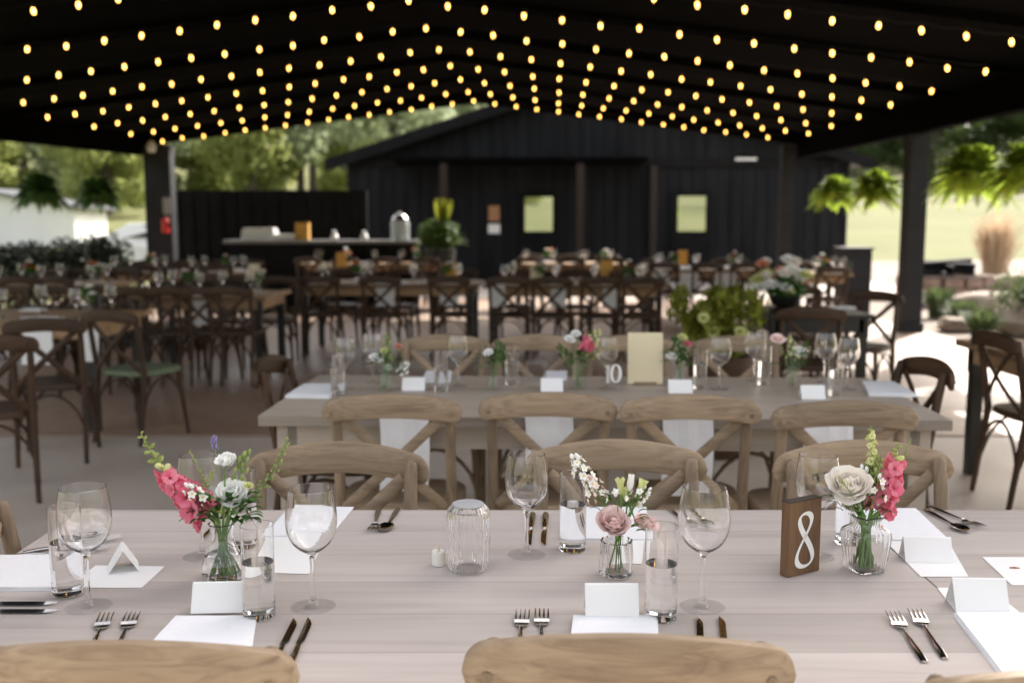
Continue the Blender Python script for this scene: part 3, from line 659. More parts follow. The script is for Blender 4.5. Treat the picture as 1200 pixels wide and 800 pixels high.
def table(name, c0, u, L, Dp, topm, legm, label, H=.76, rz=0, legs=True, apron=.085, inset=.05, lw=.075, th=.036, cat='table'):
    """c0 = front left corner on the floor plan; u = unit direction along the table"""
    rz = math.atan2(u[1], u[0]); root = empty(name, (c0[0], c0[1], 0), rz, label, cat)
    t = M(); t.box((L / 2, Dp / 2, H - th / 2), (L, Dp, th)); o = t.build('tabletop', topm, root, bevel=.003)
    a = M()
    for (x, y, sx, sy) in ((L / 2, inset + .012, L - 2 * inset - lw, .024), (L / 2, Dp - inset - .012, L - 2 * inset - lw, .024), (inset + .012, Dp / 2, .024, Dp - 2 * inset - lw), (L - inset - .012, Dp / 2, .024, Dp - 2 * inset - lw)):
        a.box((x, y, H - th - apron / 2 - .001), (sx, sy, apron))
    a.build('apron', topm, root)
    for x in (inset + lw / 2, L - inset - lw / 2):
        for y in (inset + lw / 2, Dp - inset - lw / 2):
            g_ = M(); z1 = H - th - .001; g_.box((x, y, z1 - .07), (lw, lw, .14)); g_.box((x, y, (z1 - .14) / 2), (lw * .86, lw * .86, z1 - .14)); g_.build('leg', legm, root, bevel=.004)
    return root
# ---- near table (two butted end to end)
TZ = .76
A = P(95, 597, TZ); B = P(992, 597, TZ); DP = .92; yn = A.y - DP
table('dining_table', (A.x, yn), (1, 0), B.x - A.x - .001, DP, W_table, W_chair_v, 'greywashed plank table in front, carrying the wooden number eight')
table('dining_table', (B.x + .002, yn), (1, 0), 1.83, DP + .0, W_table, W_chair_v, 'greywashed plank table butted on to the right end of the number eight table')
YN = yn
# ---- second table
C0 = P(302, 487, TZ); C1 = P(1117, 492.5, TZ); U2 = (C1 - C0); L2 = U2.length; U2.normalize()
W_table2 = woodmat('greywashed_wood_warm', (.50, .43, .365), (.455, .39, .325), (.39, .33, .27), rough=.5, planks=.152)
table('dining_table', (C0.x, C0.y), (U2.x, U2.y), L2, .92, W_table2, W_table2, 'greywashed plank table with four chairs, second from the camera')
rz2 = math.atan2(U2.y, U2.x)
GN = 'crossback chairs at the front table'
chair_at(CH_P, 137, 750, 0, 'weathered crossback chair nearest the camera at the near left place', GN)
chair_at(CH_P, 739, 742, R(-2), 'weathered crossback chair nearest the camera in the bottom middle, facing the forks', GN)
chair_at(CH_P, 1300, 782, R(2), 'weathered crossback chair whose rail just shows at the bottom right corner', GN)
chair_at(CH_L, 398, 517, PI + R(-2), 'weathered crossback chair across the table behind the left wine glasses', GN)
chair_at(CH_L, 720, 514, PI + R(0), 'weathered crossback chair across the table behind the pale pink rose', GN)
chair_at(CH_L, 1006, 515, PI + R(3), 'weathered crossback chair across the table behind the pink snapdragons and cream rose', GN)
q = D(-8, 566, 1.75); place(CH_L, used, (q.x + .15, 1.88, 0), -PI / 2 + R(10), 'weathered crossback chair at the left end of the front table', GN)
G2 = 'crossback chairs at the second table'
for i, px in enumerate((457, 642, 811, 995)):
    chair_at(CH_L, px, (461, 459, 462, 469)[i], rz2 + R((1, -1, -1, 1)[i]), 'weathered crossback chair with its back to us at the second table, %s from the left' % ORD[i], G2)
for i, px in enumerate((522, 630, 735, 860)):
    chair_at(CH_D if i > 3 else CH_L, px, (391, 391, 392, 393)[i], PI + rz2, 'weathered crossback chair on the far side of the second table, %s from the left' % ORD[i], G2)
ql = P(310, 487, .0)
chair_at(CH_D, 308, 417, -PI / 2 + R(-3), 'brown crossback chair seen side on at the left end of the second table', G2)
chair_at(CH_D, 1096, 419, PI / 2 + R(3), 'dark brown crossback chair at the right end of the second table', G2)

# ---- middle and back tables
def dirv(a): return (math.cos(R(a)), math.sin(R(a)))
W_or = W_table_tan
TB = []
def row(name, px0, px1, py, Dp, topm, legm, label, a=-2.3, d=None):
    p0 = P(px0, py, TZ); p1 = P(px1, py, TZ); L = (p1.x - p0.x) / math.cos(R(a)); t = table('dining_table', (p0.x, p0.y), dirv(a), L, Dp, topm, legm, label); TB.append((name, t, L, Dp, a)); return t, L
def seat_chairs(t, L, Dp, a, n_front, n_back, where, cf=CH_D, cb=CH_D, off=.0, x0=.3, fan=None):
    base = t.location; u = Vector((*dirv(a), 0)); v = Vector((-u.y, u.x, 0)); grp = 'dark crossback chairs at ' + where
    for i in range(n_front):
        s = x0 + (L - 2 * x0) * (i / (n_front - 1) if n_front > 1 else .5) + rnd.uniform(-.03, .03)
        q = base + u * s - v * (.03 + rnd.uniform(0, .08)); chair_xy(cf, q.x, q.y, R(a) + rnd.uniform(-.12, .12), 'dark crossback chair, our side of %s, %s from left' % (where, ORD[i]), grp)
    for i in range(n_back):
        s = x0 + (L - 2 * x0) * (i / (n_back - 1) if n_back > 1 else .5) + rnd.uniform(-.03, .03)
        q = base + u * s + v * (Dp + .03 + rnd.uniform(0, .08)); chair_xy(cb, q.x, q.y, PI + R(a) + rnd.uniform(-.12, .12), 'dark crossback chair, far side of %s, %s from left' % (where, ORD[i]), grp)
t, L = row('c1', 345, 560, 333, .92, W_or, BLACKT, 'tan table in the middle row beneath the bar, left of its twin'); seat_chairs(t, L, .92, -2.3, 3, 3, 'the middle table below the drinks dispenser')
t, L = row('c2', 566, 782, 334, .92, W_or, BLACKT, 'tan table in the middle row with a cream card, below the barn doors'); seat_chairs(t, L, .92, -2.3, 4, 3, 'the middle table below the barn doors')
t, L = row('d1', 350, 520, 309, .92, W_or, BLACKT, 'tan table in the back row directly in front of the bar'); seat_chairs(t, L, .92, -2.3, 4, 3, 'the back table facing the bar', x0=.25)
t, L = row('d2', 600, 735, 309, .92, W_or, BLACKT, 'tan table in the back row in front of the barn doors'); seat_chairs(t, L, .92, -2.3, 3, 3, 'the back table facing the barn doors')
t, L = row('r1', 752, 890, 316, .92, W_or, BLACKT, 'tan table with draped napkins near the right back corner'); seat_chairs(t, L, .92, -2.3, 3, 2, 'the napkin draped back table')
t, L = row('r2', 930, 1000, 321, .9, W_or, BLACKT, 'small tan table near the barn corner on the right'); seat_chairs(t, L, .9, -2.3, 1, 1, 'the small table by the barn corner')
t, L = row('l1', -140, 118, 376, .92, W_or, BLACKT, 'tan table at the left edge with napkins hanging from it'); 
base = t.location
chair_at(CH_D, 50, 372, R(16), 'dark crossback chair at the left edge with a white napkin behind its back', 'dark crossback chairs at the left edge table')
chair_at(CH_G, 122, 362, R(-20), 'dark crossback chair with a green seat pad at the left edge table', 'dark crossback chairs at the left edge table')
chair_at(CH_D, -15, 392, R(28), 'dark crossback chair cut off by the left border of the view', 'dark crossback chairs at the left edge table')
for i, px in enumerate((10, 62, 118)): chair_at(CH_D, px, 334, PI + R(4), 'dark crossback chair on the far side of the left edge table, %s from the left' % ORD[i], 'dark crossback chairs at the left edge table')
t, L = row('l2', 148, 312, 347, .92, W_or, BLACKT, 'tan table between the left edge table and the middle row'); seat_chairs(t, L, .92, -2.3, 4, 3, 'the table left of the middle row', x0=.22)
t, L = row('l3', -40, 120, 334, .92, W_or, BLACKT, 'tan table behind the left edge table'); seat_chairs(t, L, .92, -2.3, 3, 3, 'the table behind the left edge table')
t, L = row('l4', 105, 290, 319, .92, W_or, BLACKT, 'tan table near the back left column'); seat_chairs(t, L, .92, -2.3, 4, 4, 'the table near the back left column')
# dark table right of middle, and table at the right edge
p0 = P(900, 369, TZ); p1 = P(1026, 369, TZ); t = table('side_table', (p0.x, p0.y), dirv(0), p1.x - p0.x, .8, BLACKT, BLACKT, 'small black table carrying a bowl of white flowers', th=.03, apron=.10, inset=.03); TS = t
chair_xy(CH_D, p1.x + .12, p0.y + .62, PI / 2 + R(50), 'dark crossback chair at the right end of the small black table', 'dark chairs around the black table')
chair_xy(CH_D, p0.x + .75, p0.y + 1.25, PI + R(20), 'dark crossback chair behind the small black table', 'dark chairs around the black table')
chair_xy(CH_D, p0.x + .18, p0.y - .35, R(-12), 'dark crossback chair in front of the black table by the lime planter', 'dark chairs around the black table')
t = table('dining_table', (2.52, 5.62), (0, -1), 2.2, .9, W_or, BLACKT, 'brown table running out of the picture at the right edge')
chair_xy(CH_D, 2.40 + .306, 5.0, -PI / 2 + R(2), 'dark crossback chair pushed up to the table at the right edge', None)

# ================================================================== TABLEWARE (near)
def scale_at(py): pass
def wine_mesh(nseg=40, H=.205, bowl=.043, foot=.037, low=False):
    outer = [(foot, .0), (foot + .0003, .0007), (foot * .8, .0014), (foot * .5, .0024), (.011, .0045), (.006, .011), (.0040, .028), (.0036, .055), (.0042, .080), (.0075, .0925), (.019, .100), (.031, .111), (.0395, .127), (bowl, .146), (bowl * .985, .165), (bowl * .93, .185), (bowl * .845, H)]
    if low: return outer
    inner = [(bowl * .845 - .0010, H + .0003), (bowl * .93 - .0012, .185), (bowl * .985 - .0013, .165), (bowl - .0014, .146), (.0380, .1275), (.0295, .1125), (.017, .1020), (.006, .0965), (0, .0955)]
    # smooth outer by subdividing with Catmull-Rom
    return outer, inner
def cr(pts, k=3):
    out = []
    for i in range(len(pts) - 1):
        p0 = pts[max(i - 1, 0)]; p1 = pts[i]; p2 = pts[i + 1]; p3 = pts[min(i + 2, len(pts) - 1)]
        for j in range(k):
            t = j / k; out.append(tuple(.5 * ((2 * p1[a]) + (-p0[a] + p2[a]) * t + (2 * p0[a] - 5 * p1[a] + 4 * p2[a] - p3[a]) * t * t + (-p0[a] + 3 * p1[a] - 3 * p2[a] + p3[a]) * t ** 3) for a in (0, 1)))
    out.append(pts[-1]); return out
ow, iw = wine_mesh(); m = M(); m.lathe([(0, 0)] + cr(ow) + cr(iw), 48)
m.mi = [1 if max(m.v[i][2] for i in f_) < .0052 else 0 for f_ in m.f]
WG = m.build('wine_glass', [GLASS, TGLASS]); WG['category'] = 'wine glass'; WG.location = (0, -100, 0)
m = M(); m.lathe([(0, 0)] + ow + iw, 20); WGF = m.build('wine_glass', GLASS); WGF['category'] = 'wine glass'; WGF.location = (0, -100, 0)
def tumbler(h=.158, r=.0275, water=.6, mt=GLASS, n=40):
    root = empty('water_glass', (0, -100, 0)); root['category'] = 'water glass'; m = M()
    m.lathe([(0, 0), (r * .92, 0), (r * .97, .002), (r * .98, .02), (r, h), (r - .0004, h + .0005), (r - .0009, h), (r * .98 - .0010, .018), (r * .8, .011), (0, .0105)], n); m.build('glass', mt, root)
    if water:
        m = M(); m.lathe([(0, .0103), (r * .8, .0108), (r * .98 - .0007, .018), (r - .0006, h * water), (0, h * water)], n); m.build('water', WATER, root)
    return root
TUM = tumbler(); TUMF = tumbler(mt=TGLASS, n=14, water=0)
def gl(proto, px, py, label, s=1, group=None, z=TZ, dz=.001): 
    q = P(px, py, z); o = place(proto, used, (q.x, q.y, z + dz), rnd.uniform(0, 3), label, group); o.scale = (s, s, s); return o
GW = 'wine glasses on the front table'; GT = 'water glasses on the front table'
gl(WG, 104, 711, 'wine glass at the left end place beside the folded name card', 1.03, GW)
gl(WG, 367, 711, 'wine glass near the middle left knives, in front of the folded napkin', 1.02, GW)
gl(WG, 617, 650, 'wine glass on the far side between the ribbed votive and the water glass', 1.0, GW)
gl(WG, 823, 711, 'wine glass in front of two knives, left of the number eight block', 1.03, GW)
gl(WG, 955, 652, 'wine glass standing behind the wooden number eight block', 1.0, GW)
gl(WG, 237, 652, 'wine glass standing behind the vase of pink snapdragons on the left', 1.0, GW)
gl(TUM, 80, 697, 'slim water glass standing on the napkin at the left end place', 1.0, GT, dz=.004)
gl(TUM, 304, 722, 'slim water glass beside the white place card at the near left', 1.0, GT)
gl(TUM, 671, 644, 'slim water glass on the far side left of the rose vase', 1.0, GT)
gl(TUM, 774, 724, 'slim water glass near the centre name card, in front of the rose vase', 1.0, GT)
gl(TUM, 286, 640, 'slim water glass hidden behind the left vase', 1.0, GT)
gl(TUM, 993, 636, 'slim water glass hidden behind the vase with the cream rose', .95, GT)
# ribbed votive
vt = empty('ribbed_votive', (0, 0, 0), 0, 'ribbed clear glass votive cover standing beside a small white candle', 'votive holder'); q = P(549, 667, TZ); vt.location = (q.x, q.y, TZ + .001)
m = M(); r0 = .041; prof = [(r0 * .80, 0), (r0 * .92, .006), (r0, .022), (r0 * 1.01, .07), (r0, .105), (r0 * .93, .119), (r0 * .72, .128)]
inn = [(r0 * .68, .1255), (r0 * .88, .116), (r0 * .945, .104), (r0 * .955, .07), (r0 * .945, .022), (r0 * .87, .008), (r0 * .76, .0)]
m.lathe(prof + inn, 168, rib=28, ribd=.055, closed=True); m.build('ribbed_wall', GLASS, vt)
m = M(); m.lathe([(0, .1262), (r0 * .74, .1262), (r0 * .735, .1290), (0, .1300)], 48); m.build('frosted_top', mat('frosted_clear', (.9, .92, .95), .35, Transmission_Weight=.6), vt)
tl = empty('tealight', P(514, 662, TZ) + Vector((0, 0, .001)), 0, 'small white battery candle beside the ribbed votive', 'candle')
m = M(); m.lathe([(0, 0), (.0125, 0), (.0132, .002), (.0132, .026), (.012, .0285), (.004, .026), (0, .026)], 24); m.build('candle_body', WAX, tl)
m = M(); m.lathe([(0, .026), (.0022, .0265), (.0032, .031), (.002, .036), (0, .041)], 12); m.build('flame_tip', mat('flame_tip_plastic', (.9, .82, .6), .3, Transmission_Weight=.4), tl)

# cards and napkins -------------------------------------------------
def sheet(name, cor, th, mt, label, cat, z=TZ, group=None, bev=.0006, lift=0.0, parent=None, cloth=False):
    """cor: four pixel corners (far-left, far-right, near-right, near-left) on height z"""
    c = [P(x, y, z) for x, y in cor]; cen = sum(c, Vector()) / 4
    m = M()
    def fn(u, v):
        p = c[0].lerp(c[1], u).lerp(c[3].lerp(c[2], u), v) - cen
        zz = .0008 + lift
        if cloth: zz += .0012 * (math.sin(u * 7 + v * 3) + 1) * .5
        return (p.x, p.y, zz)
    m.grid(fn, 10, 10, thick=(0, 0, th)); o = m.build(name, mt, parent, bevel=bev); o.location = cen; return tag(o, label, cat, group)
def folded_napkin(cor, label, layers=3, group=None, z=TZ, drop=0.0, tilt=None, lift=0.0):
    c = [P(x, y, z) for x, y in cor]; cen = sum(c, Vector()) / 4; m = M()
    for k in range(layers):
        sh_ = Vector((rnd.uniform(-.002, .002), rnd.uniform(-.002, .002), 0)); th = .0022
        def fn(u, v, k=k):
            w_ = (1 - .004 * k); p = (c[0].lerp(c[1], u).lerp(c[3].lerp(c[2], u), v) - cen) * w_ + sh_
            e = min(u, 1 - u, v, 1 - v); 
            return (p.x, p.y, lift + .0008 + k * .0030 + .0010 * noise.noise(Vector((u * 3 + k, v * 3, 1.0))) - (.0009 if e < .02 else 0))
        m.grid(fn, 14, 14, thick=(0, 0, th))
    if drop:
        e = (c[3] + c[2]) / 2 - cen; a_ = c[3] - cen; b_ = c[2] - cen
        def fd_(u, v):
            p = a_.lerp(b_, u); return (p.x + .004 * math.sin(v * 4) , p.y - .006 - .006 * noise.noise(Vector((u * 4, v * 3, .5))), .006 - drop * v)
        m.grid(fd_, 10, 12, thick=(0, -.006, 0))
    o = m.build('napkin', CLOTH, bevel=0); o.location = cen; return tag(o, label, 'napkin', group)
def tent_card(px0, px1, py, h, depth, label, rz=0.0, group='tent name cards on the front table', z=TZ, lift=0.001):
    a = P(px0, py, z); b = P(px1, py, z); w_ = (b - a).length; cen = (a + b) / 2; m = M(); t = .0006
    prof = [(-depth / 2, 0), (-depth * .05, h * .97), (0, h), (depth * .05, h * .97), (depth / 2, 0), (depth / 2 - .0012, 0), (0, h - .0016), (-depth / 2 + .0012, 0)]
    vs = [(-w_ / 2, y_, z_) for y_, z_ in prof] + [(w_ / 2, y_, z_) for y_, z_ in prof]; n_ = 8
    m.add(vs, [(i, (i + 1) % n_, (i + 1) % n_ + n_, i + n_) for i in range(n_)] + [tuple(range(n_))[::-1], tuple(range(n_, 2 * n_))], 0, False)
    o = m.build('name_card', PAPER); o.location = (cen.x, cen.y + depth / 2, z + lift); o.rotation_euler = (0, 0, rz); return tag(o, label, 'name card', group)
GNK = 'white napkins on the front table'; GCD = 'flat white cards on the front table'
folded_napkin([(-60, 655), (78, 653), (64, 692), (-90, 693)], 'folded white napkin at the left end place under the slim water glass', 3, GNK)
sheet('flat_card', [(112, 663), (193, 664), (166, 689), (78, 689)], .0008, PAPER, 'flat white card under the tilted name card at the left end place', 'card', group=GCD)
tent_card(120, 156, 672, .043, .055, 'white name card seen end on at the left end place', rz=R(-68), lift=.002)
folded_napkin([(205, 724), (300, 724), (292, 775), (165, 768)], 'white napkin under the near left name card, reaching the table edge', 2, GNK)
tent_card(223, 288, 722, .047, .046, 'white name card at the near left place beside the slim glass', rz=R(3), lift=.006)
folded_napkin([(338, 596), (414, 596), (386, 630), (308, 630)], 'white napkin on the far side behind the left wine glass', 2, GNK)
sheet('flat_card', [(318, 626), (383, 626), (362, 673), (290, 671)], .0012, PAPER, 'flat white card below the far left napkin, seen through the slim glass', 'card', group=GCD)
folded_napkin([(672, 727), (770, 727), (772, 790), (664, 790)], 'white napkin under the centre name card, reaching behind the chair rail', 4, GNK)
tent_card(686, 749, 730, .050, .040, 'white name card at the centre place standing on its napkin', rz=R(0), lift=.012)
folded_napkin([(662, 596), (757, 596), (760, 634), (655, 633)], 'white napkin on the far side behind the pink rose vase', 2, GNK)
sheet('flat_card', [(728, 622), (757, 622), (752, 661), (716, 661)], .001, PAPER, 'flat white card showing just right of the rose vase', 'card', group=GCD)
folded_napkin([(985, 597), (1073, 597), (1112, 634), (1000, 634)], 'white napkin on the far side behind the cream rose vase', 2, GNK)
sheet('flat_card', [(1035, 632), (1110, 632), (1135, 676), (1079, 676)], .0008, PAPER, 'flat white card in front of the far right napkin', 'card', group=GCD)
tent_card(1063, 1118, 660, .045, .045, 'white name card on the far side right of the cream rose vase', rz=R(-4), lift=.002)
sheet('flat_card', [(1098, 689), (1160, 689), (1200, 722), (1124, 722)], .0008, PAPER, 'flat white card under the near right name card', 'card', group=GCD)
tent_card(1122, 1184, 717, .050, .050, 'white name card at the near right place standing above its napkin', rz=R(-3), lift=.002)
folded_napkin([(1118, 722), (1215, 722), (1262, 800), (1178, 800)], 'white napkin at the near right place reaching the table edge', 3, GNK)
me_ = sheet('menu_sheet', [(1151, 653), (1225, 653), (1265, 686), (1186, 686)], .0006, PAPER, 'white menu sheet with a small brown emblem at the right edge', 'menu')
mm = M(); q = P(1188, 666, TZ); c_ = [(-.010, -.003), (-.002, -.005), (.010, -.004), (.012, .001), (.004, .006), (-.006, .004)]
mm.add([(x, y, .0018) for x, y in c_], [tuple(range(6))], 0, False); oo = mm.build('emblem', mat('brown_ink', (.30, .10, .03), .7), me_); oo.location = (q - me_.location).to_2d().to_3d()

# cutlery ------------------------------------------------------------
def fork_mesh(L=.185):
    m = M()
    pts = [(0, -L, .002), (0, -L * .85, .004), (0, -L * .6, .0035), (0, -L * .42, .004), (0, -L * .34, .005)]
    m.tube(pts, [.0055, .0065, .0045, .0028, .0030], 8, flat=.35, ref=Vector((0, 0, 1)))
    def head(u, v):
        y = -L * .35 + v * L * .13; wd = .003 + .0095 * math.sin(min(1, v * 1.25) * PI / 2); return ((u - .5) * 2 * wd, y, .0045 - .0035 * math.sin(v * PI) + .0006)
    m.grid(head, 6, 6, thick=(0, 0, .0015))
    for k in range(4):
        x = -.0108 + k * .0072; pts = [(x, -L * .225 + t * L * .225, .0045 + .003 * math.sin(t * PI * .5)) for t in (0, .33, .66, 1)]; m.tube(pts, [.0018, .0018, .0015, .0007], 6, flat=.8)
    return m
def knife_mesh(L=.22):
    m = M(); m.tube([(0, -L, .004), (0, -L * .9, .005), (0, -L * .6, .0045), (0, -L * .5, .004)], [.006, .0075, .006, .0045], 8, flat=.5, ref=Vector((0, 0, 1)))
    vs = []; n_ = 10
    for j in range(n_ + 1):
        t = j / n_; y = -L * .5 + t * L * .5; wd = .0095 * (1 - max(0, t - .72) ** 2 / .28 ** 2 * .9); vs += [(-.0045, y, .003), (-.0045 + wd * (1.15 if t > .1 else .8), y, .0022), (-.0045, y, .0045)]
    m.add(vs, [(3 * j + a, 3 * j + (a + 1) % 3, 3 * (j + 1) + (a + 1) % 3, 3 * (j + 1) + a) for j in range(n_) for a in range(3)], 0, True); return m
def spoon_mesh(L=.18):
    m = M(); m.tube([(0, -L, .002), (0, -L * .8, .004), (0, -L * .5, .0035), (0, -L * .3, .004)], [.0055, .0065, .004, .0028], 8, flat=.35, ref=Vector((0, 0, 1)))
    m.grid(lambda u, v: ((u - .5) * 2 * .017 * math.sin(PI * min(1, .1 + v * .9)) ** .6, -L * .31 + v * L * .31, .006 - .005 * math.sin(v * PI) * (1 - (2 * u - 1) ** 2)), 8, 10, thick=(0, 0, .001)); return m
FK = fork_mesh().build('fork', STEEL); FK['category'] = 'fork'; KN = knife_mesh().build('knife', STEEL); KN['category'] = 'knife'; SP = spoon_mesh().build('spoon', STEEL); SP['category'] = 'spoon'
def cut(proto, tip, tail, label, group, dz=.001):
    a = P(*tip, TZ); b = P(*tail, TZ); d = a - b; return place(proto, used, (a.x, a.y, TZ + dz), math.atan2(d.y, d.x) - PI / 2, label, group)
GF = 'forks on the front table'; GK = 'knives on the front table'
cut(FK, (126, 722), (88, 800), 'left one of two forks beside the near left wine glass', GF)
cut(FK, (157, 721), (118, 800), 'right one of two forks beside the near left wine glass', GF)
cut(FK, (613, 719), (603, 800), 'left one of two forks showing above the middle chair rail', GF)
cut(FK, (635, 718), (633, 800), 'right one of two forks showing above the middle chair rail', GF)
cut(FK, (1045, 721), (1100, 800), 'left one of two forks lying right of the wooden number eight', GF)
cut(FK, (1071, 718), (1122, 795), 'right one of two forks lying right of the wooden number eight', GF)
cut(KN, (347, 727), (305, 810), 'left one of two knives beside the near left napkin', GK)
cut(KN, (364, 726), (325, 812), 'right one of two knives beside the near left napkin', GK)
cut(KN, (819, 724), (822, 800), 'left one of two knives in front of the wine glass near number eight', GK)
cut(KN, (845, 724), (852, 800), 'right one of two knives in front of the wine glass near number eight', GK)
cut(KN, (66, 709), (-60, 709), 'upper one of two knives lying sideways at the left end place', GK)
cut(KN, (66, 718), (-60, 718), 'lower one of two knives lying sideways at the left end place', GK)
cut(FK, (142, 632), (30, 648), 'fork lying sideways behind the left end name card, farther one', GF)
cut(FK, (128, 645), (20, 652), 'fork lying sideways behind the left end name card, nearer one', GF)
cut(FK, (437, 626), (444, 598), 'left one of two short handled forks on the far side in the middle left', GF)
cut(SP, (449, 625), (466, 598), 'small spoon beside a fork on the far side in the middle left', 'spoons on the front table')
cut(KN, (620, 640), (625, 598), 'left knife on the far side seen through the wine glass stem', GK)
cut(KN, (637, 640), (640, 598), 'right knife on the far side beside the slim water glass', GK)
cut(KN, (235, 634), (270, 600), 'knife on the far side behind the left vase', GK)
cut(FK, (812, 622), (786, 598), 'left fork on the far side left of the number eight', GF)
cut(FK, (836, 622), (806, 598), 'right fork on the far side left of the number eight', GF)
cut(SP, (1134, 626), (1088, 600), 'spoon lying on the far right behind the name card', 'spoons on the front table')
cut(FK, (1152, 621), (1103, 600), 'fork lying on the far right beside the spoon', GF)

# number blocks ------------------------------------------------------
def stroke(m, fn, n, wmin, wmax, y, direc, s, closed=True, off=(0, 0)):
    pts = [fn(i / n) for i in range(n + (0 if closed else 1))]; N_ = len(pts); dv = Vector(direc).normalized(); vs = []
    for i in range(N_):
        a = Vector(pts[(i + 1) % N_ if closed else min(i + 1, N_ - 1)]); b = Vector(pts[(i - 1) % N_ if closed else max(i - 1, 0)]); t = (a - b).normalized(); nn = Vector((-t.y, t.x)); k = abs(t.dot(dv)) ** 2.2
        wd = wmin + (wmax - wmin) * k; p = Vector(pts[i])
        for sg in (-1, 1): q_ = (p + nn * wd * sg) * s; vs.append((q_.x + off[0], y, q_.y + off[1]))
    m.add(vs, [(2 * i, 2 * i + 1, (2 * ((i + 1) % N_)) + 1, 2 * ((i + 1) % N_)) for i in range(N_ if closed else N_ - 1)], 0, False)
def eight(t):
    a = 2 * PI * t; y = math.cos(a); x = math.sin(2 * a) * (.30 if y > 0 else .40); yy = .12 + y * .88 if y > 0 else .12 + y * 1.12
    return (-x, yy)
def block(px, py, rz, w_, h, label, digits, bm=None):
    q = P(px, py, TZ); root = empty('number_block', (q.x, q.y, TZ + .001), rz, label, 'table number')
    m = M(); m.box((0, 0, h / 2), (w_, .020, h)); m.build('block_body', bm or W_block, root, bevel=.0012)
    if not bm: m = M(); m.box((0, 0, h + .0008), (w_, .0205, .0022)); m.build('charred_top', mat('charred_wood', (.03, .02, .014), .6), root, bevel=.0008)
    m = M(); y = -.0110
    if digits == '8': stroke(m, eight, 96, .045, .115, y, (.55, -.83), h * .36, off=(.0, h * .47))
    else:
        m.box((-w_ * .22, y, h * .5), (.006, .0008, h * .48)); m.box((-w_ * .22, y, h * .26), (.018, .0008, .002)); m.box((-w_ * .27, y, h * .71), (.01, .0008, .003))
        stroke(m, lambda t: (.32 * math.cos(2 * PI * t), .62 * math.sin(2 * PI * t)), 60, .04, .11, y, (0, 1), h * .39, off=(w_ * .16, h * .5))
    m.build('number', mat('white_ink', (.85, .84, .82), .6), root); return root
block(937, 671, R(30), .083, .142, 'stained wood block with a white number 8 on the front table', '8')
block(717, 458, R(6), .082, .14, 'clear acrylic block with a white number 10 on the second table', '10', TGLASS)

# ================================================================== FLOWERS
def rose(c, r, axis, mt, parent, name='rose', seed=0, layers=6, openm=1.0, h=None):
    rg = random.Random(seed); m = M(); axis = Vector(axis).normalized(); o = axis.orthogonal(); h = h or r * 1.05
    for l in range(layers):
        t = l / (layers - 1); n_ = 3 + l
        for k in range(n_):
            a = 2 * PI * (k + .5 * (l % 2)) / n_ + rg.uniform(-.2, .2); rd = Matrix.Rotation(a, 3, axis) @ o; ax2 = (axis + Vector((rg.uniform(-.16, .16), rg.uniform(-.16, .16), rg.uniform(-.16, .16)))).normalized()
            L = h * (.85 + .35 * t); m.petal(Vector(c) - axis * h * .5, ax2, rd, L * rg.uniform(.82, 1.12), r * (.75 + .75 * t), (12 + 62 * t) * openm, (-25 + 62 * t ** 1.5) * openm + rg.uniform(-6, 6), base=r * (.03 + .12 * t), cup=.32, nu=6, nt=7, wav=.02 + .035 * t, tip=.70, ph=rg.uniform(0, 6))
    return m.build(name, mt, parent)
def ruffled(c, r, axis, mt, parent, name, seed=0, layers=5):
    rg = random.Random(seed); m = M(); axis = Vector(axis).normalized(); o = axis.orthogonal()
    for l in range(layers):
        t = l / (layers - 1); n_ = 4 + l
        for k in range(n_):
            rd = Matrix.Rotation(2 * PI * k / n_ + l * .5 + rg.uniform(-.2, .2), 3, axis) @ o
            m.petal(Vector(c) - axis * r * .55, axis, rd, r * (1.0 + .25 * t), r * (.75 + .35 * t), 15 + 40 * t, -5 + 100 * t, base=r * .05, cup=.2, nu=7, nt=6, wav=.07, tip=.72, ph=rg.uniform(0, 6))
    return m.build(name, mt, parent)
def path(p0, p1, bend, n=10):
    p0 = Vector(p0); p1 = Vector(p1); out = []
    for i in range(n + 1): t = i / n; out.append(p0.lerp(p1, t) + Vector(bend) * math.sin(PI * t))
    return out
def snapdragon(base, top, bend, mt, parent, seed=0, n=16, fs=.017, start=.28, budfrom=.72, name='snapdragon', side=None):
    rg = random.Random(seed); pts = path(base, top, bend, 24); m = M(); m.tube(pts, [.0022 - .0012 * i / 24 for i in range(25)], 6, mi=1)
    tot = 24
    for k in range(n * 2):
        t = start + (1 - start) * k / (n * 2 - 1); i = min(23, int(t * tot)); q_ = pts[i].lerp(pts[i + 1], t * tot - i); ax = (pts[min(24, i + 1)] - pts[max(0, i - 1)]).normalized()
        a = k * 2.4 + rg.uniform(-.3, .3); rd = Matrix.Rotation(a, 3, ax) @ ax.orthogonal(); out = (rd * .9 + ax * .45).normalized()
        if t < budfrom:
            s = fs * (1.15 - .45 * (t - start) / (budfrom - start)) * rg.uniform(.85, 1.15); o_ = q_ + out * s * .15
            m.tube([q_, q_ + out * s * .55], [s * .16, s * .26], 6, mi=0, cap=False); o2 = q_ + out * s * .45; o = out.orthogonal()
            for j in range(5):
                r2 = Matrix.Rotation(j * 2 * PI / 5 + a, 3, out) @ o; m.petal(o2, out, r2, s * .85, s * .9, 20, 105, base=s * .10, cup=-.15, nu=4, nt=4, wav=.10, tip=.75, ph=rg.uniform(0, 6))
        else:
            f_ = (t - budfrom) / (1 - budfrom); s = fs * (.42 - .27 * f_); m.ell(q_ + out * s * 1.0, (s * .6, s * .6, s * 1.05), out, 6, mi=1 if f_ > .25 else 2)
    return m.build(name, [mt, BUDG, LIMEP], parent)
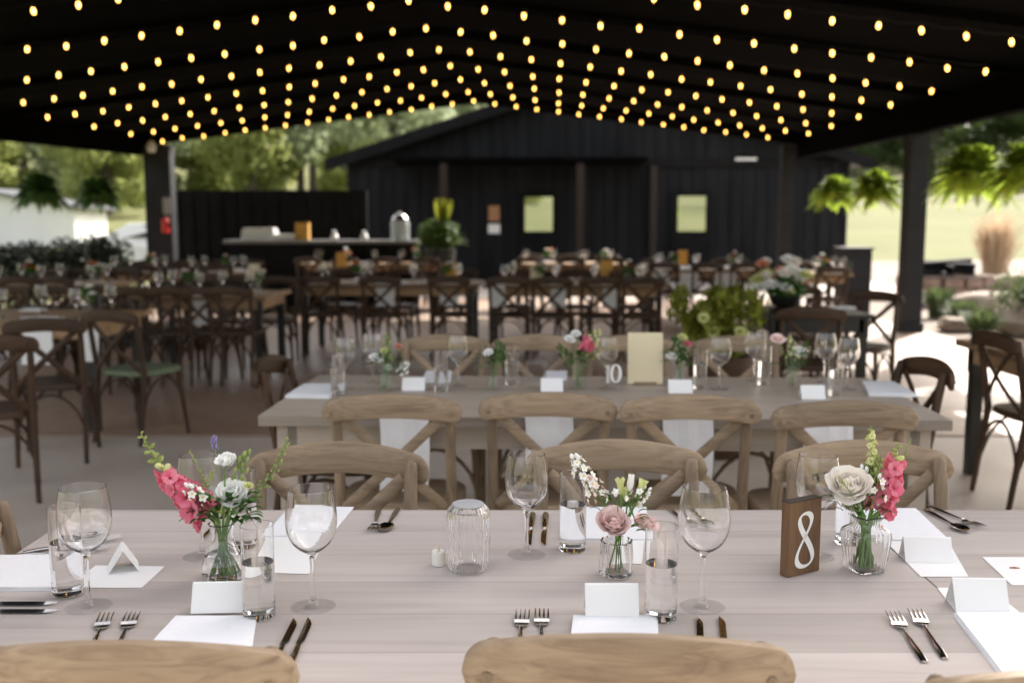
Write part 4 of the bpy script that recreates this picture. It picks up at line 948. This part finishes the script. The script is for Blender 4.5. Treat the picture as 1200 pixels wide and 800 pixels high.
def sprig(base, top, bend, parent, name, mt, seed=0, n=14, s=.006, star=False, start=.25):
    """thin stem dotted with tiny blossoms or buds"""
    rg = random.Random(seed); pts = path(base, top, bend, 16); m = M(); m.tube(pts, [.0012 - .0006 * i / 16 for i in range(17)], 5, mi=1)
    for k in range(n):
        t = start + (1 - start) * k / (n - 1); i = min(15, int(t * 16)); q_ = pts[i].lerp(pts[i + 1], t * 16 - i); ax = (pts[i + 1] - pts[i]).normalized()
        rd = Matrix.Rotation(k * 2.4, 3, ax) @ ax.orthogonal(); ln = s * rg.uniform(1.0, 2.4) * (1.4 - t); e = q_ + (rd + ax * .5).normalized() * ln
        m.tube([q_, e], .0005, 4, mi=1, cap=False); sz = s * rg.uniform(.7, 1.15)
        if star and t < .93:
            o = (rd + ax * .3).normalized(); oo_ = o.orthogonal()
            for j in range(5): m.petal(e, o, Matrix.Rotation(j * 1.2566, 3, o) @ oo_, sz * .95, sz * .8, 60, 80, base=0, cup=.1, nu=2, nt=2, tip=.8)
            m.ell(e + o * sz * .1, (sz * .22,) * 3, o, 5, mi=2)
        else: m.ell(e, (sz * .4, sz * .4, sz * .7), ax, 6)
    return m.build(name, [mt, STEMM, YEL], parent)
def leaves(base, targets, parent, L=.05, W=.014, seed=0, mt=LEAF, name='leaves'):
    rg = random.Random(seed); m = M()
    for tg in targets:
        d = (Vector(tg) - Vector(base)); up = d.normalized(); rd = Vector((d.x, d.y, d.z * .2)) + Vector((rg.uniform(-.01, .01), -.01, 0)); m.petal(tg, up, rd, L * rg.uniform(.75, 1.2), W * rg.uniform(.8, 1.2), 15, 95, base=0, cup=.3, nu=4, nt=6, tip=.88)
    return m.build(name, mt, parent)
def stems(base, tops, parent, seed=0, r=.0015):
    rg = random.Random(seed); m = M()
    for t in tops:
        b = Vector(base) + Vector((rg.uniform(-.018, .018), rg.uniform(-.018, .018), 0)); t = Vector(t); neck = Vector((base[0], base[1], base[2] + .075)) + (t - Vector(base)).to_2d().to_3d() * .22
        m.tube([b, b.lerp(neck, .5), neck, neck.lerp(t, .5) + Vector((0, 0, .003)), t], r, 5)
    return m.build('stems', STEMM, parent)
# --- vase 1 : rounded bottle with pink snapdragon
def vase(px, py, prof, label, name='flower_vase', rib=0, ribd=0, n=64, water=None, sq=0.0, wall=.0022, mt=GLASS, z=TZ):
    q = P(px, py, z); root = empty(name, (q.x, q.y, z + .001), R(20), label, 'vase'); m = M(); o = cr(prof, 3)
    inn = [(max(r_ - wall, .001), z_) for r_, z_ in o if z_ > .006][::-1]; inn[0] = (o[-1][0] - wall * .8, o[-1][1] - .0003)
    m.lathe([(0, 0)] + o + [(o[-1][0] - wall * .3, o[-1][1] + .0006)] + inn + [(0, inn[-1][1] - .0005)], n, rib=rib, ribd=ribd, sq=sq); m.build('glass', mt, root)
    if water and not sq:
        w_ = [(r_ + .0003, z_) for r_, z_ in inn if z_ < water][::-1]; w_ = [(0, w_[0][1] - .0003)] + w_ + [(w_[-1][0], water), (0, water)]
        m = M(); m.lathe(w_, n, rib=rib, ribd=ribd * .3); m.build('water', WATER, root)
    return q
q = vase(262, 679, [(.026, 0), (.036, .004), (.0385, .015), (.037, .035), (.028, .058), (.021, .075), (.0195, .088), (.023, .104), (.025, .108)], 'rounded clear glass bottle vase with green stems, left on the front table', water=.05)
yv = q.y; b1 = Vector((q.x, q.y, TZ + .012))
B1 = empty('bouquet', b1, 0, 'bouquet of pink snapdragon, white blooms and lavender in the left bottle vase', 'bouquet')
def T(px, py, dy=0.0, y0=None, o=None): return D(px, py, (y0 if y0 is not None else yv) + dy) - (o if o is not None else b1)
snapdragon(T(258, 615), T(165, 508, -.02), (-.012, 0, -.008), PINK, B1, 3, n=16, fs=.027, start=.13, budfrom=.62)
snapdragon(T(252, 612, .02), T(222, 528, .02), (.008, 0, .0), LIMEP, B1, 8, n=16, fs=.013, start=.12, budfrom=.15, name='green_bud_spike')
rose(T(264, 539, .0), .0175, (-.2, -.5, .9), WHITEP, B1, 'white_lisianthus', seed=4, layers=5)
rose(T(273, 577, -.01), .0245, (.15, -.75, .8), WHITEP, B1, 'white_lisianthus', seed=5, layers=6, openm=1.1)
ruffled(T(291, 568, .0), .008, (.2, -.5, 1), LIMEP, B1, 'yellow_bud', 6, layers=3)
sprig(T(270, 600), T(337, 515, .0), (.012, 0, -.012), B1, 'green_sprig', BUDG, 7, n=34, s=.006, start=.25)
sprig(T(268, 600), T(288, 530, .02), (.0, 0, .0), B1, 'green_sprig', BUDG, 8, n=14, s=.010, start=.5)
sprig(T(262, 590), T(250, 512, .03), (.0, 0, .0), B1, 'lavender_sprig', PURPLE, 9, n=16, s=.006, start=.82)
sprig(T(255, 605), T(220, 570, -.03), (.0, 0, .0), B1, 'daisy_sprig', WHITEP, 10, n=12, s=.010, star=True, start=.5)
tg = [T(x, y, d_) for x, y, d_ in ((250, 612, -.02), (262, 606, -.03), (272, 603, -.03), (281, 600, -.02), (290, 606, 0), (240, 604, 0), (232, 610, -.01), (266, 598, 0), (255, 596, .01), (284, 596, .01), (247, 590, 0), (275, 594, -.02), (243, 580, .01), (285, 585, .0))]
leaves(T(262, 640), tg, B1, .036, .013, 3)
leaves(T(250, 610), [T(245, 590), T(243, 575), T(247, 565)], B1, .04, .008, 4, BUDG)
rg = random.Random(5); leaves(T(262, 640), [T(rg.uniform(236, 292), rg.uniform(583, 612), rg.uniform(-.03, .02)) for _ in range(34)], B1, .034, .016, 23)
stems(Vector((0, 0, 0)), [T(264 + rg.uniform(-14, 14), 600 + rg.uniform(-10, 8)) for _ in range(9)], B1, 40)
stems(Vector((0, 0, 0)), [T(264, 545), T(272, 585), T(245, 600), T(255, 600), T(285, 590), T(278, 580), T(240, 590), T(250, 590), T(262, 600)], B1)
# --- vase 2 : cut crystal cup with pale rose
q = vase(722, 674, [(.024, 0), (.029, .003), (.0305, .010), (.0300, .04), (.0285, .06), (.0290, .068)], 'small cut crystal cup vase holding the pale pink rose', rib=10, ribd=.10, n=120, wall=.004)
yv = q.y; b1 = Vector((q.x, q.y, TZ + .01)); b2 = b1.copy()
B2 = empty('bouquet', b1, 0, 'posy of pale pink rose, white freesia buds and wax flower in the crystal cup', 'bouquet')
rose(T(720, 612, -.02), .0285, (-.05, -.62, .8), PALEPINK, B2, seed=2, layers=7, openm=.85)
rose(T(756, 612, .02), .021, (.3, -.3, .9), PALEPINK, B2, seed=7)
for i, (px, py) in enumerate(((727, 574), (739, 570), (752, 575), (733, 585))):
    m = M(); o_ = T(728 + i * 5, 606); p_ = T(px, py - 6, .005 * i); ax = (p_ - o_).normalized()
    for k in range(5): m.petal(p_ - ax * .018, ax, Matrix.Rotation(k * 1.2566, 3, ax) @ ax.orthogonal(), .032, .013, 14, (2 if i % 2 else 22), base=.001, cup=.5, nu=4, nt=5, tip=.8)
    m.tube([o_, p_ - ax * .018], [.001, .003], 6, mi=1); m.build('freesia', [LIMEP if i != 1 else WHITEP, STEMM], B2)
sprig(T(716, 605, .01), T(672, 535, .02), (-.006, 0, .012), B2, 'wax_flower', WHITEP, 12, n=26, s=.0095, star=True, start=.2)
sprig(T(718, 605, .0), T(690, 560, .01), (.0, 0, .006), B2, 'wax_flower', PALEPINK, 13, n=14, s=.007, star=True, start=.3)
sprig(T(735, 605, -.01), T(758, 572, .01), (.0, 0, .004), B2, 'wax_flower', WHITEP, 14, n=10, s=.009, star=True, start=.4)
sprig(T(724, 600, -.02), T(724, 578, -.02), (.0, 0, .0), B2, 'daisy_sprig', WHITEP, 15, n=5, s=.010, star=True, start=.3)
leaves(T(722, 640), [T(x, y) for x, y in ((738, 618), (744, 610), (748, 600), (742, 590), (705, 600), (708, 590), (733, 592), (746, 622), (715, 585))], B2, .026, .010, 8)
rg = random.Random(8); leaves(T(722, 640), [T(rg.uniform(705, 752), rg.uniform(588, 622), rg.uniform(-.01, .02)) for _ in range(14)], B2, .022, .009, 25)
stems(Vector((0, 0, 0)), [T(720, 620), T(730, 600), T(740, 600), T(715, 605), T(748, 615), T(735, 600), T(726, 610)], B2, 2)
# --- vase 3 : pressed glass square vase
q = vase(1013, 668, [(.024, 0), (.029, .004), (.032, .02), (.0355, .05), (.037, .072), (.034, .080), (.024, .088), (.0215, .098), (.0265, .108)], 'square pressed glass vase holding the cream rose and pink snapdragon', sq=6.0, n=96, rib=24, ribd=.035)
yv = q.y; b1 = Vector((q.x, q.y, TZ + .01))
B3 = empty('bouquet', b1, 0, 'bouquet of large cream rose, pink snapdragon and pale sprigs, right of number eight', 'bouquet')
rose(T(996, 566, -.015), .038, (-.25, -.62, .9), BLUSH, B3, seed=4, layers=7, openm=1.05, h=.036)
snapdragon(T(1028, 605), T(1052, 520, .0), (.006, 0, .0), PINK, B3, 21, n=10, fs=.024, start=.05, budfrom=.80)
snapdragon(T(1030, 600, .01), T(1068, 515, .01), (.0, 0, .0), PALEPINK, B3, 22, n=6, fs=.009, start=.45, budfrom=.7, name='budding_snapdragon')
snapdragon(T(1020, 600, .02), T(1020, 500, .02), (.004, 0, .0), LIMEP, B3, 23, n=8, fs=.011, start=.45, budfrom=.93, name='cream_spike')
sprig(T(1015, 600), T(1012, 548, .01), (.0, 0, .0), B3, 'wax_flower', WHITEP, 24, n=12, s=.009, star=True, start=.3)
sprig(T(1018, 605, -.02), T(1030, 560, -.02), (.0, 0, .0), B3, 'daisy_sprig', WHITEP, 25, n=9, s=.0095, star=True, start=.3)
sprig(T(1015, 605, -.02), T(985, 560, -.055), (.0, 0, .0), B3, 'daisy_sprig', LIMEP, 26, n=4, s=.007, start=.75)
sprig(T(1022, 600), T(1030, 535, .0), (.004, 0, .0), B3, 'green_sprig', BUDG, 27, n=26, s=.008, start=.2)
sprig(T(1022, 600), T(1022, 545, .02), (.004, 0, .0), B3, 'green_sprig', BUDG, 28, n=26, s=.011, start=.3)
leaves(T(1013, 640), [T(x, y) for x, y in ((985, 592), (995, 597), (1005, 600), (1016, 598), (1026, 596), (1036, 600), (978, 585), (1010, 590), (1022, 585), (1030, 580))], B3, .030, .009, 8)
leaves(T(1020, 590), [T(x, y) for x, y in ((1018, 570), (1026, 560), (1022, 580), (1012, 585))], B3, .03, .007, 18, BUDG)
rg = random.Random(6); leaves(T(1013, 640), [T(rg.uniform(982, 1046), rg.uniform(576, 604), rg.uniform(-.02, .02)) for _ in range(26)], B3, .026, .010, 24)
stems(Vector((0, 0, 0)), [T(1014 + rg.uniform(-20, 20), 600 + rg.uniform(-6, 8)) for _ in range(14)], B3, 41, r=.002)
stems(Vector((0, 0, 0)), [T(998, 585), T(1028, 600), T(1030, 598), T(1020, 600), T(1012, 600), T(1005, 598), T(1035, 600)], B3, 3, r=.0022)

# ================================================================== second table ware
GW2 = 'glasses on the second table'
for i, (px, py, s) in enumerate(((405, 456, 1), (437, 449, 1.0), (537, 452, 1.0), (711, 455, 1.0), (843, 456, 1.0), (884, 446, 1.0), (966, 448, 1.0), (993, 456, 1.0))):
    gl(WG, px, py, 'wine glass on the second table, %s from the left' % ORD[i], s, 'wine glasses on the second table')
for i, (px, py) in enumerate(((396, 463), (517, 458), (600, 450), (820, 455), (895, 450), (978, 462))):
    gl(TUM, px, py, 'slim water glass on the second table, %s from the left' % ORD[i], 1.0, 'water glasses on the second table')
m = M(); m.lathe([(r_, z_) for r_, z_ in prof] + inn, 56, rib=14, ribd=.06, closed=True); q = P(628, 455, TZ)
tag(m.build('ribbed_votive', TGLASS, loc=(q.x, q.y, TZ + .001)), 'ribbed clear votive glass on the second table between the small vases', 'votive holder')
def small_vase(px, py, h, r_, label):
    q = P(px, py, TZ); m = M(); m.lathe([(0, 0), (r_, .002), (r_ * 1.05, h * .3), (r_ * .8, h * .8), (r_ * .9, h), (r_ * .84, h), (r_ * .75, h * .8), (r_, h * .3), (0, .008)], 20)
    tag(m.build('flower_vase', TGLASS, loc=(q.x, q.y, TZ + .001)), label, 'vase', 'small vases on the second table'); return q
def posy(px, py, items, label, seed):
    q = P(px, py, TZ); o = Vector((q.x, q.y, TZ + .01)); root = empty('bouquet', o, 0, label, 'bouquet', 'bouquets on the second table'); tops = []
    for (k, x, y, r_, mt) in items:
        p_ = D(x, y, q.y + rnd.uniform(-.02, .02)) - o; tops.append(p_)
        if k == 'r': ruffled(p_, r_, (rnd.uniform(-.3, .3), -.5, 1), mt, root, 'blossom', seed + x, 4)
        elif k == 's': snapdragon(p_ * .35, p_, (.005, 0, 0), mt, root, seed + x, n=7, fs=r_, start=.45, budfrom=.85)
        else: sprig(p_ * .3, p_, (.01, 0, 0), root, 'sprig', mt, seed + x, n=16, s=r_, start=.3)
    rg = random.Random(seed); tg = [Vector((rg.uniform(-.05, .05), rg.uniform(-.03, .03), rg.uniform(.08, .13))) for _ in range(12)]
    leaves(Vector((0, 0, .05)), tg, root, .045, .018, seed); stems(Vector((0, 0, 0)), tops, root, seed); return root
small_vase(452, 458, .085, .032, 'small clear vase with a white tulip bud on the second table')
posy(452, 458, [('r', 441, 418, .024, WHITEP), ('r', 467, 405, .014, PEACH), ('x', 452, 392, .012, BUDG), ('x', 476, 425, .012, WHITEP), ('r', 450, 410, .014, LIMEP), ('r', 455, 430, .014, WHITEP)], 'posy of white bud and peach flowers, leftmost on the second table', 31)
small_vase(578, 457, .07, .025, 'small clear vase with one white bud on the second table')
posy(578, 457, [('r', 572, 412, .018, WHITEP), ('x', 588, 405, .014, LEAF), ('x', 583, 400, .012, LEAF)], 'posy of one white bud and green leaves on the second table', 32)
small_vase(676, 456, .13, .034, 'tall clear vase with pink and white flowers on the second table')
posy(676, 456, [('s', 689, 388, .022, PINK), ('r', 668, 396, .02, WHITEP), ('r', 675, 390, .018, WHITEP), ('x', 700, 388, .014, LIMEP), ('x', 655, 405, .012, LEAF), ('r', 690, 405, .024, PINK)], 'posy of pink snapdragon and white flowers next to the number ten', 33)
small_vase(795, 452, .09, .035, 'small clear vase right of the cream menu card on the second table')
posy(795, 452, [('r', 800, 394, .018, LIMEP), ('r', 806, 402, .014, PINK), ('r', 787, 416, .02, WHITEP), ('x', 790, 395, .014, LEAF), ('x', 800, 410, .014, LEAF)], 'posy of green leaves with a pink and a cream bud beside the cream menu card', 34)
small_vase(928, 456, .12, .033, 'tall clear vase at the right of the second table')
posy(928, 456, [('r', 936, 411, .028, WHITEP), ('r', 912, 396, .026, PALEPINK), ('x', 925, 395, .012, LIMEP), ('x', 945, 400, .01, LEAF)], 'posy of white and dusty pink blooms at the right of the second table', 35)
# menu card + cards + napkins on second table
m = M(); m.box((0, 0, .105), (.143, .0015, .21)); q = P(756, 451, TZ); o_ = m.build('menu_card', CREAM, loc=(q.x, q.y, TZ + .004)); o_.rotation_euler = (R(-6), 0, R(-2)); tag(o_, 'upright cream menu card beside the number ten on the second table', 'menu')
m = M(); m.box((0, 0, .006), (.09, .05, .012)); o2 = m.build('card_holder', W_chair, loc=(q.x, q.y + .012, TZ + .001)); tag(o2, 'small wooden holder under the cream menu card', 'card holder')
for i, (x0, x1, py) in enumerate(((471, 498, 458), (634, 660, 459), (784, 812, 461), (940, 968, 468))):
    tent_card(x0, x1, py, .05, .05, 'white name card on the second table, %s from the left' % ORD[i], rz2, 'name cards on the second table')
folded_napkin([(356, 452), (396, 452), (386, 467), (334, 466)], 'white napkin at the left end of the second table', 4, 'napkins on the second table')
folded_napkin([(1010, 449), (1048, 450), (1075, 465), (1018, 464)], 'white napkin at the right end of the second table', 4, 'napkins on the second table')
folded_napkin([(500, 436), (530, 436), (528, 448), (494, 448)], 'white napkin across the second table behind the left name card', 3, 'napkins on the second table')
folded_napkin([(640, 436), (664, 436), (664, 446), (636, 446)], 'white napkin across the second table behind the ribbed votive', 3, 'napkins on the second table')
for i, (x0, x1) in enumerate(((445, 502), (615, 671), (776, 835), (941, 998))):
    t0 = (x0 - 302) / 815; y0 = 487 + 5.5 * t0; t1 = (x1 - 302) / 815; y1 = 487 + 5.5 * t1
    folded_napkin([(x0 + 10, y0 - 18), (x1 + 2, y1 - 18), (x1, y1), (x0, y0)], 'white napkin draped over the near edge of the second table, %s from the left' % ORD[i], 2, 'napkins draped over the second table', drop=(.26, .20, .27, .16)[i])
# draped napkins at other tables
for i, (x0, x1, py, dr, lab) in enumerate(((24, 60, 376, .30, 'napkin draped over the left edge table behind the leftmost chair'), (92, 114, 376, .28, 'napkin draped over the left edge table near its right end'),
        (765, 784, 316, .26, 'napkin draped over the right back table, left one'), (797, 818, 316, .28, 'napkin draped over the right back table, middle one'), (838, 862, 316, .28, 'napkin draped over the right back table, right one'),
        (226, 243, 347, .26, 'tan lit napkin draped over the table left of the middle row'), (440, 462, 333, .24, 'napkin draped over the middle row table, leftmost'), (516, 537, 333, .24, 'napkin draped over the middle row table, second from the left'),
        (574, 592, 334, .24, 'napkin draped over the middle row table, third from the left'), (645, 663, 334, .24, 'napkin draped over the middle row table, fourth from the left'), (706, 726, 334, .24, 'napkin draped over the middle row table, rightmost'))):
    folded_napkin([(x0, py - 5), (x1, py - 5), (x1, py), (x0, py)], 'white ' + lab, 1, 'napkins draped over the rear tables', drop=dr)
m = M()
m.grid(lambda u, v: (-.012 - .006 * math.sin(u * 9 + v * 3), u * .17, .008 - .30 * v), 10, 10, thick=(.003, 0, 0)); m.grid(lambda u, v: (-.012 + u * .18, v * .17, .005), 6, 6, thick=(0, 0, .003))
tag(m.build('napkin', CLOTH, loc=(2.52, 4.66, TZ)), 'white napkin draped over the table at the right edge', 'napkin', 'napkins draped over the rear tables')

# ================================================================== rear table decorations
def low_bouquet(mts, seed):
    rg = random.Random(seed); root = empty('centrepiece', (0, -100, 0)); root['category'] = 'centrepiece'
    m = M(); m.lathe([(0, 0), (.035, .002), (.04, .05), (.03, .10), (.034, .12), (.028, .12), (.0, .012)], 14); m.build('vase', TGLASS, root)
    for k, mt in enumerate(mts):
        p_ = Vector((rg.uniform(-.07, .07), rg.uniform(-.05, .05), rg.uniform(.16, .24))); ruffled(p_, rg.uniform(.024, .036), (p_.x * 4, p_.y * 4 - .2, 1), mt, root, 'blossom', seed + k, 3)
    m = M(); leaf_quads(m, (0, 0, .15), .08, .07, .06, 60, .035, rg, .2); m.build('leaves', LEAF, root); return root
CP = [low_bouquet([WHITEP, ORANGEP, PEACH, WHITEP], 1), low_bouquet([WHITEP, WHITEP, PALEPINK], 2), low_bouquet([REDP, ORANGEP, WHITEP], 3)]
m = M(); m.box((0, 0, .10), (.13, .0015, .20)); CARDA = m.build('menu_card', CREAM, loc=(0, -100, 0)); CARDA['category'] = 'menu'
m = M(); m.box((0, 0, .10), (.15, .02, .22)); CARDB = m.build('menu_card', AMBER, loc=(0, -100, 0)); CARDB['category'] = 'menu'
WHERE = {'c1': 'the middle table below the drinks dispenser', 'c2': 'the middle table below the barn doors', 'd1': 'the back table facing the bar', 'd2': 'the back table facing the barn doors', 'r1': 'the napkin draped back table', 'r2': 'the small table by the barn corner', 'l1': 'the left edge table', 'l2': 'the table left of the middle row', 'l3': 'the table behind the left edge table', 'l4': 'the table near the back left column'}
for ti, (nm, t, L, Dp, a) in enumerate(TB):
    u = Vector((*dirv(a), 0)); v = Vector((-u.y, u.x, 0)); wh = WHERE[nm]
    n_ = max(3, int(L / .42))
    for k in range(n_):
        for sd in (0, 1):
            q = t.location + u * ((k + .5) / n_ * L + rnd.uniform(-.05, .05)) + v * (Dp * (.28 if sd == 0 else .72))
            o = place(WGF, used, (q.x, q.y, TZ), 0, 'wine glass, %s side of %s, %s from left' % (('near', 'far')[sd], wh, ORD[k]), 'wine glasses on the rear tables')
            if sd == 0 and k % 2 == 0:
                q2 = q + u * .09 - v * .05; place(TUMF, used, (q2.x, q2.y, TZ), 0, 'water glass on %s, %s from left' % (wh, ORD[k // 2]), 'water glasses on the rear tables')
            q3 = q + u * -.13 + v * (-.12 if sd == 0 else .12)
            if (k + sd) % 2 == 0 or nm == 'd1':
                mm = M(); mm.box((0, 0, .006), (.17, .10, .012)); mm.box((0, 0, .016), (.12, .06, .008)); tag(mm.build('napkin', CLOTH, loc=(q3.x, q3.y, TZ + .001)), 'folded napkin, %s side of %s, %s from left' % (('near', 'far')[sd], wh, ORD[k]), 'napkin', 'folded napkins on the rear tables')
    nb = 2 if L > 1.2 else 1
    for k in range(nb):
        q = t.location + u * (L * (k + .5) / nb + .1) + v * Dp * .5
        place(CP[(ti + k) % 3], used, (q.x, q.y, TZ), rnd.uniform(0, 6), 'low flower centrepiece on %s%s' % (wh, '' if nb == 1 else (', left one', ', right one')[k]), 'centrepieces on the rear tables')
def card_px(proto, px, py, lab):
    q = P(px, py, TZ); o = place(proto, used, (q.x, q.y, TZ + .001), R(-3), lab, 'menu cards on the rear tables')
card_px(CARDA, 628, 330, 'cream menu card on the middle table below the barn doors')
card_px(CARDB, 400, 312, 'amber menu card on the back table facing the bar')
card_px(CARDB, 528, 330, 'amber menu card on the middle table below the drinks dispenser')
card_px(CARDB, 800, 309, 'amber menu card on the napkin draped back table')
card_px(CARDA, 298, 330, 'cream menu card near the end of the table left of the middle row')
card_px(CARDB, 711, 326, 'amber menu card at the right end of the middle row')

# lime planter behind second table
q = D(845, 400, 6.0); q.z = 0
pl = empty('lime_planter', (q.x, q.y, 0), 0, 'wooden tub of lime green foliage with white blooms standing behind the second table', 'planter')
m = M(); m.lathe([(0, 0), (.15, 0), (.18, .3), (.20, .62), (.18, .62), (.17, .58), (0, .57)], 24); m.build('tub', W_dark, pl)
m = M(); rg = random.Random(50)
for k in range(24):
    c_ = (rg.uniform(-.24, .24), rg.uniform(-.15, .15), rg.uniform(.66, 1.0)); sz_ = rg.uniform(.04, .11); m.tube([(0, 0, .5), (c_[0] * .5, c_[1] * .5, c_[2] * .8), c_], .003, 4); leaf_quads(m, c_, sz_, sz_, sz_ * 1.1, 75, .042, rg, .1)
m.build('foliage', LIMELEAF, pl)
for px, py in ((836, 388), (868, 388), (825, 372)):
    p_ = D(px, py, q.y - .18) - Vector((q.x, q.y, 0)); ruffled(p_, .030, (0, -1, .6), LIMEP, pl, 'white_bloom', px, 4)
# bowl of white flowers on the black table
q = P(930, 364, TZ); fb = empty('flower_bowl', (q.x, q.y + .25, TZ + .001), 0, 'black bowl heaped with white hydrangea and pink flowers on the small black table', 'flower bowl')
m = M(); m.lathe([(0, 0), (.06, 0), (.10, .03), (.13, .09), (.12, .09), (.09, .04), (0, .03)], 24); m.build('bowl', BLACKT, fb)
rg = random.Random(70); m = M(); leaf_quads(m, (0, 0, .16), .18, .14, .10, 260, .05, rg, .2); m.build('leaves', LEAF, fb)
for k in range(22):
    p_ = Vector((rg.uniform(-.22, .16), rg.uniform(-.14, .10), rg.uniform(.12, .38))); ruffled(p_, rg.uniform(.035, .055), (p_.x, -.5, 1), [WHITEP, BLUSH, WHITEP, LIMEP, PEACH][k % 5], fb, 'blossom', 70 + k, 3)
q = P(985, 362, TZ); m = M(); m.box((0, 0, .004), (.22, .15, .006)); m.box((.02, .01, .010), (.20, .14, .005), rz=.1); tag(m.build('paper_sheet', PAPER, loc=(q.x, q.y + .05, TZ + .001)), 'white papers lying on the small black table', 'paper')
# potted palm-like plant beside the bar
q = D(515, 290, 16.2); q.z = 0; pt = empty('potted_plant', (q.x, q.y, 0), 0, 'large round leafy plant in a tall black pot at the right end of the bar', 'plant')
m = M(); m.lathe([(0, 0), (.18, 0), (.22, .5), (.27, .98), (.24, .98), (0, .94)], 24); m.build('pot', POTM, pt)
m = M(); rg = random.Random(81)
for k in range(60):
    a = rg.uniform(0, 6.28); L = .5 * rg.uniform(.7, 1.1); up = Vector((0, 0, 1)); m.petal((0, 0, 1.0), up, (math.cos(a), math.sin(a), 0), L, .06, rg.uniform(5, 60), rg.uniform(100, 160), base=.05, cup=.3, nu=3, nt=7, tip=.9)
leaf_quads(m, (0, 0, 1.22), .36, .34, .28, 900, .07, rg, .2)
m.build('leaves', leafmat('plant_leaf', (.05, .10, .02), (.14, .22, .05), .3), pt)
m = M()
for a in (-.15, .05, .3): m.petal((.05, 0, 1.35), (a * .8, 0, 1), (a, -1, 0), .5, .17, 2, 50, cup=.2, nu=4, nt=7, tip=.8)
m.build('upright_leaf', LIMELEAF, pt)

# ================================================================== right side garden
def boulder(px, py, w_, h, d_, seed, mt, lab, grp='boulders edging the garden'):
    rg = random.Random(seed); q = P(px, py, -.05); m = M(); n1, n2 = 16, 10
    vs = []
    for i in range(n2 + 1):
        th = PI * i / n2
        for k in range(n1):
            a = 2 * PI * k / n1; v = Vector((math.sin(th) * math.cos(a), math.sin(th) * math.sin(a), math.cos(th))); s = 1 + .28 * noise.noise(v * 1.6 + Vector((seed, 0, 0))) + .10 * noise.noise(v * 5 + Vector((seed, 3, 0)))
            e = .7; v = Vector([math.copysign(abs(c) ** e, c) for c in v]); vs.append(Vector((v.x * w_ / 2, v.y * d_ / 2, v.z * h / 2)) * s + Vector((0, 0, h * .38)))
    m.add(vs, [(i * n1 + k, (i + 1) * n1 + k, (i + 1) * n1 + (k + 1) % n1, i * n1 + (k + 1) % n1) for i in range(n2) for k in range(n1)], 0, True)
    o = m.build('boulder', mt, loc=q); o.rotation_euler = (0, 0, rg.uniform(-.2, .2)); return tag(o, lab, 'boulder', grp)
boulder(1160, 372, 1.5, .42, .9, 1, STONE, 'long flat pale boulder just beyond the patio edge')
boulder(1235, 392, 1.5, .5, .9, 2, STONE, 'pale boulder at the right border nearest the dark chair')
boulder(1195, 356, 1.9, .6, 1.0, 3, STONE, 'pale layered boulder behind the long flat one')
boulder(1150, 349, 1.1, .45, .8, 4, STONE, 'pale boulder beside the round fire pit')
boulder(1122, 388, .5, .22, .4, 5, STONE, 'small low stone close to the column foot')
boulder(1260, 360, 1.8, .75, 1.2, 6, STONE, 'large pale boulder at the far right')
q = P(1106, 356, -.05); fp = empty('fire_pit', q, 0, 'round pink stone fire pit with black logs and a silver rim beyond the column', 'fire pit')
for lv in range(3):
    for k in range(14):
        a = 2 * PI * (k + .5 * (lv % 2)) / 14; m = M(); m.box((.72 * math.cos(a), .72 * math.sin(a), .09 + lv * .165), (.2, .30, .155), rz=a); o = m.build('stone_block', STONEP, fp, bevel=.02)
m = M(); m.lathe([(.60, .50), (.80, .50), (.82, .53), (.60, .53)], 32, closed=True); m.build('rim', STEEL, fp)
m = M(); rg = random.Random(9)
for k in range(8): a = rg.uniform(0, 3.1); m.tube([(-.5 * math.cos(a), -.4 * math.sin(a), .5 + .03 * k), (.5 * math.cos(a), .4 * math.sin(a), .56 + .03 * k)], .06, 7)
m.build('log', BLACKP, fp)
def grass_clump(px, py, w_, h, n_, mt, lab, seed):
    rg = random.Random(seed); q = P(px, py, -.05); m = M()
    for k in range(n_):
        a = rg.uniform(0, 6.28); r0_ = rg.uniform(0, w_ * .25); ln = h * rg.uniform(.6, 1.1); lean = rg.uniform(0, .45); o = Vector((r0_ * math.cos(a), r0_ * math.sin(a), 0)); rd = Vector((math.cos(a), math.sin(a), 0)); tn = Vector((-rd.y, rd.x, 0)) * .012; pts = [o + rd * (lean * w_ * t * t * 1.2) + Vector((0, 0, ln * t)) for t in (0, .4, .75, 1)]
        vs = []
        for i, p_ in enumerate(pts): s = (1, .9, 1.4, .2)[i]; vs += [p_ - tn * s, p_ + tn * s]
        m.add(vs, [(0, 1, 3, 2), (2, 3, 5, 4), (4, 5, 7, 6)], 0, False)
    return tag(m.build('ornamental_grass', mt, loc=q), lab, 'ornamental grass')
grass_clump(1165, 330, 1.15, 1.6, 420, RUST, 'tall faded rust coloured ornamental grass clump right of the fire pit', 3)
grass_clump(1128, 382, .5, .35, 300, TUFT, 'low green tuft between the stones by the column', 4)
grass_clump(1150, 396, .5, .35, 300, TUFT, 'low green tuft in front of the long flat boulder', 5)
grass_clump(1098, 372, .5, .45, 300, TUFT, 'green tuft beside the column foot', 6)
shrub(1215, 13.0, 1.1, .9, 'green bush behind the boulders at the right border', TUFT, None, 1600, 'bush', .06)
q = P(975, 318, 0); m = M(); q = D(1000, 305, 15.8); q.z = 0
m.box((0, 0, .5), (.44, .44, 1.0)); m.box((0, 0, 1.01), (.50, .50, .03)); o = m.build('bin', CHAR, loc=q, bevel=.01); tag(o, 'square grey bin standing by the barn corner', 'bin')
